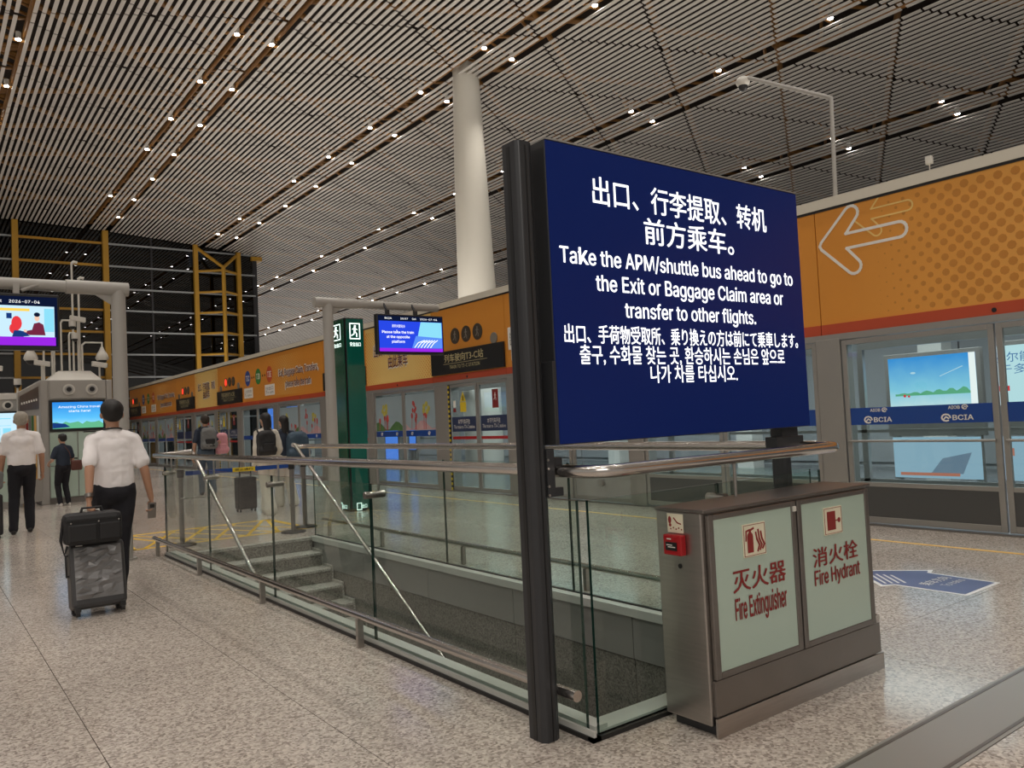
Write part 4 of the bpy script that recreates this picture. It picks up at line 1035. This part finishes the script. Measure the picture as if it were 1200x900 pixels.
# cameras on the roof of the kiosk: each a thing
def mastcam(x, y, zb, zt, arm, kind, label):
    t = empty('security_camera', (x, y, zb), 0, label, 'security camera'); h = zt - zb
    pts = [(0, 0, 0), (0, 0, h)] + ([(arm * .15, 0, h + .06), (arm, 0, h + .06)] if arm else [])
    if arm and kind == 'ptz': pts += [(arm, 0, h - .12)]
    MB().tube(pts, .022, 8).build('pole', 'paint_light', t)
    e = pts[-1]
    if kind == 'ptz':
        MB().tube([(e[0], 0, e[2] + .08), (e[0], 0, e[2] - .0), (e[0], 0, e[2] - .10), (e[0], 0, e[2] - .19), (e[0], 0, e[2] - .24)], .05, 16, rs=[.03, .06, .12, .15, .12]).build('camera_body', 'paint_light', t)
        MB().sphere((e[0], 0, e[2] - .23), .105, 14, 8).build('dome', 'black', t)
    elif kind == 'tip':
        MB().tube([(0, 0, h), (.05, 0, h + .05), (.12, 0, h + .03)], .035, 8).build('camera_body', 'paint_light', t)
    elif kind == 'dome':
        MB().tube([(e[0], 0, e[2]), (e[0], 0, e[2] - .14)], .075, 16).build('camera_body', 'paint_light', t); MB().sphere((e[0], 0, e[2] - .15), .062, 12, 8).build('dome', 'black', t)
    else:
        MB().hexa([(e[0] - .16, -.07, e[2] + .02), (e[0] + .16, -.07, e[2] - .03), (e[0] - .16, .07, e[2] + .02), (e[0] + .16, .07, e[2] - .03), (e[0] - .16, -.07, e[2] + .13), (e[0] + .16, -.07, e[2] + .08), (e[0] - .16, .07, e[2] + .13), (e[0] + .16, .07, e[2] + .08)]).build('camera_body', 'paint_light', t, .01); MB().tube([(e[0] + .15, 0, e[2] + .03), (e[0] + .175, 0, e[2] + .027)], .045, 12).build('lens', 'black', t)
    return t
for a in ((3.00, 21.0, 3.03, 5.55, 0, 'tip', 'tallest thin camera mast on the kiosk roof'), (3.16, 21.2, 3.03, 5.22, 0, 'tip', 'second tallest camera mast on the kiosk roof, just right of the tallest'),
          (3.18, 21.0, 3.03, 3.64, .42, 'ptz', 'white teardrop camera hanging at the right of the kiosk roof'), (2.55, 20.95, 2.9, 3.62, -.42, 'ptz', 'white teardrop camera hanging at the left of the kiosk roof'),
          (3.10, 21.0, 3.03, 4.20, 0, 'box_', 'long white box camera facing sideways at mid height on the kiosk'), (2.75, 21.0, 3.03, 4.15, .24, 'dome', 'dome camera on a bent arm in the middle of the kiosk roof'),
          (2.60, 21.0, 2.95, 4.35, 0, 'dome', 'small dome camera on the straight pole above the kiosk left half'), (2.38, 20.9, 2.8, 3.55, -.12, 'box_', 'box camera on a short bent pole at the left of the kiosk roof'),
          (2.90, 20.9, 3.03, 3.85, .12, 'dome', 'round headed camera in the middle of the cluster on the kiosk'), (2.34, 20.9, 2.8, 3.15, 0, 'box_', 'lowest box camera at the left corner of the kiosk'),
          (3.52, 20.9, 2.8, 3.12, 0, 'box_', 'small box camera on the right corner of the kiosk roof'), (1.42, 20.9, 2.52, 3.05, 0, 'box_', 'white box camera on top of the lower kiosk at the left edge'), (1.86, 20.9, 2.52, 2.85, 0, 'dome', 'small round camera on the right end of the lower kiosk')):
    mastcam(*a)

# ------------------------------------------------------------------ belt barrier
bp = []
for (x, y, lab) in ((2.76, 10.95, 'retractable belt post at the left of the stair top'), (4.22, 10.87, 'retractable belt post at the right of the stair top'), (4.55, 11.25, 'second belt post just behind the right hand one')):
    t = empty('belt_post', (x, y, 0), 0, lab, 'barrier post')
    MB().tube([(0, 0, 0), (0, 0, .02), (0, 0, .028)], .17, 28, rs=[.17, .17, .12]).build('base', 'black', t)
    MB().tube([(0, 0, .02), (0, 0, .92)], .032, 16).build('pole', 'steel_dark', t); MB().tube([(0, 0, .88), (0, 0, .98)], .045, 16).build('belt_head', 'black', t)
bt = empty('barrier_belt', (2.80, 10.95, 0), 0, 'blue barrier belt with yellow label stretched between the posts', 'belt')
dv = Vector((1.38, -.08, 0)); Lb = dv.length; Ub = dv.normalized()
flat('webbing', [rect(.02, Lb, .90, .955)], 'band_blue', bt, (0, 0, 0), Ub, Z1, .003)
yl = flat('yellow_label', [rect(.62, .92, .90, .955)], 'warn_yellow', bt, (0, -.004, 0), Ub, Z1, .002); text('lettering', '禁止通行', 'ink_black', yl, (0, -.007, 0), Ub, Z1, .65, .89, .912, .943, bold=.02, res=1)

# ------------------------------------------------------------------ people
tx_ = bpy.data.textures.new('wrinkle', 'CLOUDS'); tx_.noise_scale = .15; tx_.noise_depth = 2
def prim_mesh(items, name, m, parent, voxel, smooth=4, wr=0):
    bm = bmesh.new()
    for it in items:
        if it[0] == 'c':      # tapered capsule p0,p1,r0,r1,(flatten y)
            _, p0, p1, r0, r1 = it[:5]; fl = it[5] if len(it) > 5 else (1, 1)
            p0, p1 = Vector(p0), Vector(p1); n = 14; d = p1 - p0; t = d.normalized(); a = Vector((0, 1, 0)) if abs(t.y) < .9 else Vector((1, 0, 0))
            u = a.cross(t).normalized(); w = t.cross(u); rings = []
            for p, r, s in ((p0, r0, -1), (p0, r0, 0), (p1, r1, 0), (p1, r1, 1)):
                if s == 0: rings.append([bm.verts.new(p + (u * math.cos(2 * PI * k / n) * fl[0] + w * math.sin(2 * PI * k / n) * fl[1]) * r) for k in range(n)])
                else:
                    for q in ((.55, .83), (.85, .52)) if s > 0 else ((.85, .52), (.55, .83)):
                        rings.append([bm.verts.new(p + t * s * r * q[0] * min(fl) + (u * math.cos(2 * PI * k / n) * fl[0] + w * math.sin(2 * PI * k / n) * fl[1]) * r * q[1]) for k in range(n)])
            for a_, b_ in zip(rings, rings[1:]):
                for k in range(n): bm.faces.new((a_[k], a_[(k + 1) % n], b_[(k + 1) % n], b_[k]))
            bm.faces.new(list(reversed(rings[0]))); bm.faces.new(rings[-1])
        elif it[0] == 'b':
            bmesh.ops.create_cube(bm, size=1, matrix=Matrix.Translation(it[1]) @ Matrix.Diagonal((*it[2], 1)))
        else:                 # ellipsoid center, radii
            _, c_, rad = it[:3]; mtx = Matrix.Translation(c_) @ (it[3].to_4x4() if len(it) > 3 else Matrix.Identity(4)) @ Matrix.Diagonal((*rad, 1))
            bmesh.ops.create_uvsphere(bm, u_segments=18, v_segments=12, radius=1, matrix=mtx)
    bmesh.ops.recalc_face_normals(bm, faces=bm.faces)
    me = bpy.data.meshes.new(name); bm.to_mesh(me); bm.free(); me.materials.append(M[m])
    o = bpy.data.objects.new(name, me); C.objects.link(o); o.parent = parent
    r = o.modifiers.new('remesh', 'REMESH'); r.mode = 'VOXEL'; r.voxel_size = voxel; r.use_smooth_shade = True
    s = o.modifiers.new('smooth', 'SMOOTH'); s.factor = .5; s.iterations = smooth
    if wr:
        d = o.modifiers.new('wrinkles', 'DISPLACE'); d.texture = tx_; d.strength = wr; d.mid_level = .5
    return o
def ik(a, b, l1, l2, pole):
    a, b, pole = Vector(a), Vector(b), Vector(pole); d = b - a; D = min(d.length, (l1 + l2) * .995); t = d.normalized()
    x = (l1 * l1 - l2 * l2 + D * D) / (2 * D); h = math.sqrt(max(0, l1 * l1 - x * x)); p = pole - t * pole.dot(t); p.normalize()
    return a + t * x + p * h, a + t * D
def hand(items, w, dirn, palm_n, s=1.0, curl=.5, side=1):
    """palm and five separate fingers from wrist w along dirn; palm_n: palm normal (fingers curl towards it)."""
    w, f, n = Vector(w), Vector(dirn).normalized(), Vector(palm_n); n = (n - f * n.dot(f)).normalized(); sd = f.cross(n) * side
    items.append(('c', w, w + f * .075 * s, .026 * s, .036 * s, (1, .62) if abs(n.y) > .6 else (.62, 1)))
    for k in range(4):
        b = w + f * .082 * s + sd * (-.030 + .020 * k) * s; L = (.068, .078, .073, .058)[k] * s; p = b
        for j in range(3):
            a = curl * (j + .6) * .75; d = f * math.cos(a) + n * math.sin(a); q = p + d * L * (.42, .33, .25)[j]; items.append(('c', p, q, .0092 * s, .0085 * s)); p = q
    b = w + f * .02 * s - sd * .026 * s; p = b
    for j, d in enumerate(((f * .6 - sd * .8 + n * .3), (f * .9 - sd * .3 + n * .5))):
        q = p + d.normalized() * (.038, .03)[j] * s; items.append(('c', p, q, .012 * s, .0095 * s)); p = q
def person(label, loc, rz, H, lh, rh, lf, rf, top, bottom, shoes, hair, skin='skin', sleeve='short', voxel=.012, lean=0, hairstyle='short', wide=1.0, lcurl=1.1, rcurl=1.1, head_turn=0, flare=0, group=None, hem=.98):
    k = H / 1.74
    t = empty('person', loc, rz, label, 'person')
    S = lambda x, y, z: Vector((x * k, y * k, z * k))
    sh = lean
    hipL, hipR = S(-.085, 0, .92), S(.085, 0, .92); chest = S(0, sh * .5, 1.28); neck = S(0, sh * .8, 1.47)
    shL, shR = S(-.172 * wide, sh * .7, 1.400), S(.172 * wide, sh * .7, 1.400); hd = S(0, sh + .015, 1.625)
    aL, aR = S(*lf), S(*rf)
    knL, anL = ik(hipL, aL + S(0, 0, .085), .43 * k, .425 * k, (0, 1, 0)); knR, anR = ik(hipR, aR + S(0, 0, .085), .43 * k, .425 * k, (0, 1, 0))
    elL, wrL = ik(shL, S(*lh), .30 * k, .265 * k, (-.35, -1, 0)); elR, wrR = ik(shR, S(*rh), .30 * k, .265 * k, (.35, -1, 0))
    B = [('e', hd + S(0, 0, .015), (.083 * k, .099 * k, .108 * k)), ('e', hd + S(0, .035, -.05), (.055 * k, .06 * k, .06 * k)), ('e', hd + S(0, .098, -.005), (.013 * k, .02 * k, .022 * k)),
         ('e', hd + S(-.088, -.005, -.005), (.012 * k, .022 * k, .033 * k)), ('e', hd + S(.088, -.005, -.005), (.012 * k, .022 * k, .033 * k)), ('e', hd + S(0, .083, -.052), (.024 * k, .012 * k, .009 * k)),
         ('c', neck + S(0, 0, -.06), hd + S(0, -.01, -.05), .06 * k, .054 * k), ('c', shL, shR, .042 * k, .042 * k), ('c', chest, neck + S(0, 0, -.09), .13 * k, .09 * k, (1.15, .75)),
         ('c', S(0, 0, 1.0), chest, .125 * k, .14 * k, (1.1, .72)), ('c', hipL, hipR, .09 * k, .09 * k)]
    for a, m_, e in ((shL, elL, wrL), (shR, elR, wrR)): B += [('c', a, m_, .044 * k, .040 * k), ('c', m_, e, .041 * k, .026 * k)]
    for a, m_, e in ((hipL, knL, anL), (hipR, knR, anR)): B += [('c', a, m_, .085 * k, .055 * k), ('c', m_, e, .052 * k, .036 * k), ('c', e, e + S(0, .02, -.04), .036 * k, .034 * k)]
    hand(B, wrL, (wrL - elL).normalized() * .6 + Vector((0, 0, -.5)), (1, 0, 0), k, lcurl, 1); hand(B, wrR, (wrR - elR).normalized() * .6 + Vector((0, 0, -.5)), (-1, 0, 0), k, rcurl, -1)
    body = prim_mesh(B, 'body', skin, t, min(voxel, .010), 2)
    # top
    nb = S(0, sh * .75, 1.445)
    T = [('c', S(0, 0, hem + .03), S(0, sh * .3, 1.18), .150 * k, .158 * k, (1.08 * wide, .76)), ('c', S(0, sh * .3, 1.18), S(0, sh * .6, 1.30), .158 * k, .150 * k, (1.16 * wide, .74)),
         ('e', S(0, sh * .6, 1.33), (.178 * k * wide, .112 * k, .115 * k)), ('c', nb, shL + S(.01, 0, -.005), .066 * k, .066 * k), ('c', nb, shR + S(-.01, 0, -.005), .066 * k, .066 * k),
         ('c', nb + S(0, -.005, -.03), nb + S(0, -.003, .04), .082 * k, .064 * k), ('c', S(0, 0, hem), S(0, 0, hem + .12), .160 * k, .155 * k, (1.06 * wide, .80))]
    for a, m_, e in ((shL, elL, wrL), (shR, elR, wrR)):
        if sleeve == 'short': T += [('c', a, a.lerp(m_, .40), .060 * k, .063 * k), ('c', a.lerp(m_, .4), a.lerp(m_, .74), .063 * k, .068 * k)]
        else: T += [('c', a, m_, .070 * k, .064 * k), ('c', m_, m_.lerp(e, .93), .062 * k, .048 * k)]
    prim_mesh(T, 'shirt' if sleeve == 'short' else 'jacket', top, t, voxel, 7, .03 * k)
    Q = [('c', hipL + S(.01, 0, .03), hipR + S(-.01, 0, .03), .112 * k, .112 * k), ('c', S(0, 0, .93), S(0, 0, 1.02), .145 * k, .14 * k, (1.08, .8)), ('e', S(0, -.045, .92), (.13 * k, .10 * k, .10 * k))]
    for a, m_, e in ((hipL, knL, anL), (hipR, knR, anR)): Q += [('c', a, m_, .102 * k, .074 * k + flare * .3), ('c', m_, e + S(0, 0, -.01), .074 * k + flare * .3, (.060 + flare) * k), ]
    prim_mesh(Q, 'trousers', bottom, t, voxel, 3, .02)
    for e in (anL, anR):
        prim_mesh([('c', e + S(0, -.035, -.055), e + S(0, .14, -.058), .040 * k, .034 * k, (1, .85)), ('c', e + S(0, -.01, -.05), e + S(0, -.01, .01), .042 * k, .04 * k)], 'shoe', shoes, t, .009, 2)
    # hair
    if hairstyle == 'short':
        Hh = [('e', hd + S(0, -.018, .045), (.096 * k, .107 * k, .095 * k)), ('e', hd + S(0, -.052, .005), (.087 * k, .060 * k, .078 * k)), ('e', hd + S(0, .03, .085), (.07 * k, .07 * k, .05 * k))]
    else:
        Hh = [('e', hd + S(0, -.02, .04), (.092 * k, .108 * k, .10 * k)), ('c', hd + S(0, -.06, 0), hd + S(0, -.075, -.18), .078 * k, .065 * k, (1.1, .7))]
    prim_mesh(Hh, 'hair', hair, t, .010, 2, .012)
    b = MB()
    for s in (-1, 1): b.sphere(hd + S(.03 * s, .088, .018), .011 * k, 8, 6)
    b.build('eyes', 'ink_black', t)
    if rz or True: pass
    return t, dict(wrL=wrL, wrR=wrR, hd=hd, neck=neck, shL=shL, shR=shR, k=k)
# 1. uniformed man pulling the case
p1, j1 = person('man in white short sleeved shirt and black trousers pulling a black suitcase', (1.45, 8.05, 0), 0, 1.77, (-.25, -.28, .83), (.31, -.02, .82), (-.12, .24, 0), (.0, -.14, 0), 'white_shirt', 'trousers', 'shoe_black', 'hair_black', voxel=.010, wide=1.0, lcurl=1.6, hem=1.0)
MB().tube([j1['neck'] + Vector((.075 * math.cos(a), .068 * math.sin(a) - .004, .022 - .012 * math.sin(a))) for a in [2 * PI * q / 16 for q in range(17)]], .008, 6, caps=False).build('lanyard', 'black', p1)
MB().tube([j1['wrL'] + Vector((0, -.006, .02)), j1['wrL'] + Vector((0, .006, .052))], .034, 14).build('wristwatch', 'steel_dark', p1)
for s in (-1, 1): MB().box(s * .185 - .045, s * .185 + .045, -.03, .04, 1.502, 1.512).build('epaulette', 'black', p1)
ph = empty('mobile_phone', (1.45 + j1['wrR'].x + .0, 8.05 + j1['wrR'].y, j1['wrR'].z - .11), 0, 'dark mobile phone held in the right hand of the suitcase man', 'phone', rx=math.radians(12))
MB().box(-.036, .036, -.03, -.02, -.075, .075).build('case', 'steel_dark', ph, .004); MB().box(-.02, .02, -.034, -.03, .025, .06).build('camera_lenses', 'black', ph, .002)
# 2. grey-haired man
p2, j2 = person('grey haired man in white short sleeved shirt and black trousers at the left edge', (1.36, 14.9, 0), math.radians(-4), 1.90, (-.26, .10, .84), (.26, .05, .86), (-.12, -.12, 0), (.09, .06, 0), 'white_shirt', 'trousers', 'shoe_black', 'hair_grey', voxel=.014, wide=1.08, hem=1.0)
# 3. woman at the kiosk
p3, j3 = person('woman in dark blue top and black trousers standing by the kiosk', (2.60, 20.0, 0), math.radians(25), 1.56, (-.2, .25, 1.05), (.2, .28, 1.05), (-.09, 0, 0), (.10, -.03, 0), 'navy_tee', 'trousers', 'shoe_white', 'hair_black', skin='skin_pale', voxel=.014)
hb = empty('handbag', (2.83, 19.85, .88), 0, 'brown handbag at the hip of the woman by the kiosk', 'bag')
MB().box(-.10, .12, -.06, .06, -.12, .10).build('bag_body', 'brown_bag', hb, .03); MB().tube([(-.08, 0, .08), (-.12, .03, .28), (-.2, .08, .42)], .008, 6).build('strap', 'brown_bag', hb)
# 4. man with rucksack
p4, j4 = person('man in navy tee and jeans with a grey backpack and pink bag', (5.42, 19.2, 0), math.radians(-4), 1.84, (-.28, -.02, .84), (.26, -.05, .90), (-.08, .12, 0), (.10, -.22, 0), 'navy_tee', 'jeans', 'shoe_black', 'hair_brown', voxel=.014, skin='skin')
def backpack(label, person_loc, z0, z1, w, d, m, dy=-.24, dx=0):
    t = empty('backpack', (person_loc[0] + dx, person_loc[1] + dy, z0), 0, label, 'backpack'); h = z1 - z0
    prim_mesh([('b', (0, 0, h * .42), (w * .86, d * .9, h * .78)), ('c', (-w * .2, 0, h * .78), (w * .2, 0, h * .78), d * .46, d * .46, (1, 1)), ('c', (-w * .28, -d * .3, h * .22), (w * .28, -d * .3, h * .22), d * .42, d * .42)], 'bag_body', m, t, .014, 8, .03)
    prim_mesh([('b', (0, -d * .52, h * .30), (w * .58, d * .35, h * .34))], 'front_pocket', 'nylon' if m == 'grey_bag' else m, t, .012, 5, .01)
    for s in (-1, 1): MB().tube([(s * w * .3, d * .3, h * .85), (s * w * .36, d * .6, h * 1.02), (s * w * .4, d * 1.1, h * .95), (s * w * .42, d * 1.1, h * .4)], .016, 6).build('strap', 'nylon', t)
    return t
backpack('grey backpack worn by the man in the navy tee', (5.42, 19.2), 1.05, 1.58, .36, .22, 'grey_bag')
backpack('pink bag hanging on the right shoulder of the man in navy', (5.42, 19.2), .92, 1.45, .28, .20, 'pink_bag', dy=-.10, dx=.33)
# 5. woman in cream
p5, j5 = person('woman in white hooded top and wide white trousers with a black bag', (4.85, 13.6, 0), math.radians(12), 1.72, (-.22, .05, .86), (.2, .12, .92), (-.05, -.16, 0), (.09, .17, 0), 'cream_cloth', 'cream_cloth', 'shoe_white', 'hair_black', sleeve='long', hairstyle='long', skin='skin_pale', voxel=.014, flare=.055, hem=.88, wide=.98)
backpack('black backpack worn by the woman in white', (4.85, 13.6), 1.0, 1.46, .34, .18, 'nylon', dy=-.22, dx=-.08)
# 6. companion with blue bag
p6, j6 = person('woman in dark top and pale wide trousers carrying a large blue bag', (5.55, 14.6, 0), math.radians(10), 1.68, (-.22, .02, .84), (.22, .05, .84), (-.08, .10, 0), (.10, -.12, 0), 'navy_tee', 'cream_cloth', 'shoe_black', 'hair_black', sleeve='long', hairstyle='long', skin='skin_pale', voxel=.014, flare=.04)
backpack('large slate blue shoulder bag on the companion of the woman in white', (5.55, 14.6), .88, 1.38, .42, .26, 'blue_bag', dy=-.24, dx=.16)
sc_ = empty('dark_suitcase', (4.75, 14.45, 0), 0, 'dark upright suitcase standing beside the woman in white', 'suitcase')
MB().box(-.17, .17, -.12, .12, .05, .62).build('shell', 'nylon', sc_, .03); MB().tube([(-.1, 0, .6), (-.1, 0, .95), (.1, 0, .95), (.1, 0, .6)], .012, 6).build('handle', 'anthracite', sc_)
for s in (-1, 1):
    for u in (-1, 1): MB().tube([(s * .13 - .012, u * .09, .028), (s * .13 + .012, u * .09, .028)], .028, 12).build('wheel', 'rubber', sc_)
sc2 = empty('dark_suitcase', (.86, 14.5, 0), 0, 'dark suitcase at the left edge pulled by the grey haired man', 'suitcase')
MB().box(-.2, .2, -.13, .13, .05, .66).build('shell', 'nylon', sc2, .03); MB().tube([(.0, 0, .6), (.0, .1, .98), (.15, .12, .98), (.15, 0, .6)], .012, 6).build('handle', 'anthracite', sc2)
for s in (-1, 1):
    for u in (-1, 1): MB().tube([(s * .15 - .012, u * .1, .028), (s * .15 + .012, u * .1, .028)], .028, 12).build('wheel', 'rubber', sc2)
prim_mesh([('c', (.1, 0, .80), (.16, 0, .98), .12, .07, (1, .6))], 'holdall', 'grey_bag', sc2, .014, 3, .02)

# the big suitcase with carry-on
cs = empty('rolling_suitcase', (1.20, 7.42, 0.0), 0, 'black hard suitcase with faceted shell pulled by the man in white shirt', 'suitcase', rx=math.radians(-13))
MB().box(-.205, .205, -.12, .12, .055, .585).build('shell', 'case_shell', cs, .035)
bm = bmesh.new(); rnd = random.Random(5); nx, nz = 8, 17; grid = []
for j in range(nz):
    row = []
    for i in range(nx):
        ex_ = i in (0, nx - 1) or j in (0, nz - 1)
        u = -.175 + .35 * i / (nx - 1) + (0 if ex_ else rnd.uniform(-.016, .016)); v = .125 + .42 * j / (nz - 1) + (0 if ex_ else rnd.uniform(-.013, .013))
        row.append(bm.verts.new((u, -.122 - (0 if ex_ else rnd.choice((.0, .010, .024))), v)))
    grid.append(row)
for j in range(nz - 1):
    for i in range(nx - 1):
        a, b_, c_, d_ = grid[j][i], grid[j][i + 1], grid[j + 1][i + 1], grid[j + 1][i]
        if rnd.random() < .8: bm.faces.new((a, b_, c_)); bm.faces.new((a, c_, d_))
        else: bm.faces.new((a, b_, d_)); bm.faces.new((b_, c_, d_))
me = bpy.data.meshes.new('faceted_shell'); bm.to_mesh(me); bm.free(); me.materials.append(mat('facet', (.19, .19, .195), .35, .1)); o = bpy.data.objects.new('faceted_shell', me); C.objects.link(o); o.parent = cs
MB().tube([(-.205, -.02, .5), (-.222, -.02, .5), (-.222, -.02, .33), (-.205, -.02, .33)], .012, 6).build('side_handle', 'black', cs)
MB().box(-.16, -.11, -.124, -.12, .555, .562).build('badge', 'ink_white', cs)
for s in (-1, 1):
    for u in (-1, 1):
        MB().box(s * .165 - .022, s * .165 + .022, u * .095 - .025, u * .095 + .025, .03, .075).build('wheel_housing', 'black', cs, .006); MB().tube([(s * .165 - .014, u * .095, .022), (s * .165 + .014, u * .095, .022)], .026, 14).build('wheel', 'rubber', cs)
hx = Vector((1.45, 8.05, 0)) + j1['wrL'] + Vector((0, 0, -.09))
iv = cs.matrix_basis.inverted(); bpy.context.view_layer.update(); iv = cs.matrix_world.inverted(); h_ = iv @ hx
MB().tube([(h_.x - .055, .09, .58), (h_.x - .055, h_.y, h_.z), (h_.x + .075, h_.y, h_.z), (h_.x + .075, .09, .58)], .009, 8).build('trolley_handle', 'aluminium', cs)
bg = empty('carry_on_bag', (1.165, 7.43, .585), 0, 'soft black briefcase bag stacked on the faceted suitcase', 'bag')
MB().box(-.215, .215, -.11, .10, 0, .255).build('bag_body', 'nylon', bg, .045)
MB().box(-.19, .02, -.128, -.105, .03, .17).box(.035, .195, -.128, -.105, .03, .17).build('front_pocket', 'nylon', bg, .012)
MB().box(-.20, .20, -.114, -.108, .195, .203).build('zip', 'black', bg)
for xx in (-.17, .03, .18): MB().sphere((xx, -.132, .185), .007, 8, 6).build('zip_pull', 'steel', bg)
MB().tube([(-.08, 0, .25), (-.07, 0, .29), (.07, 0, .29), (.08, 0, .25)], .011, 8).build('grip', 'nylon', bg)
MB().tube([(-.215, -.03, .2), (-.235, -.04, .05), (-.21, -.04, -.07), (-.19, -.05, .0)], .012, 6).build('shoulder_strap', 'nylon', bg)
for o in [o for o in C.objects if o.hide_render]: bpy.data.objects.remove(o)
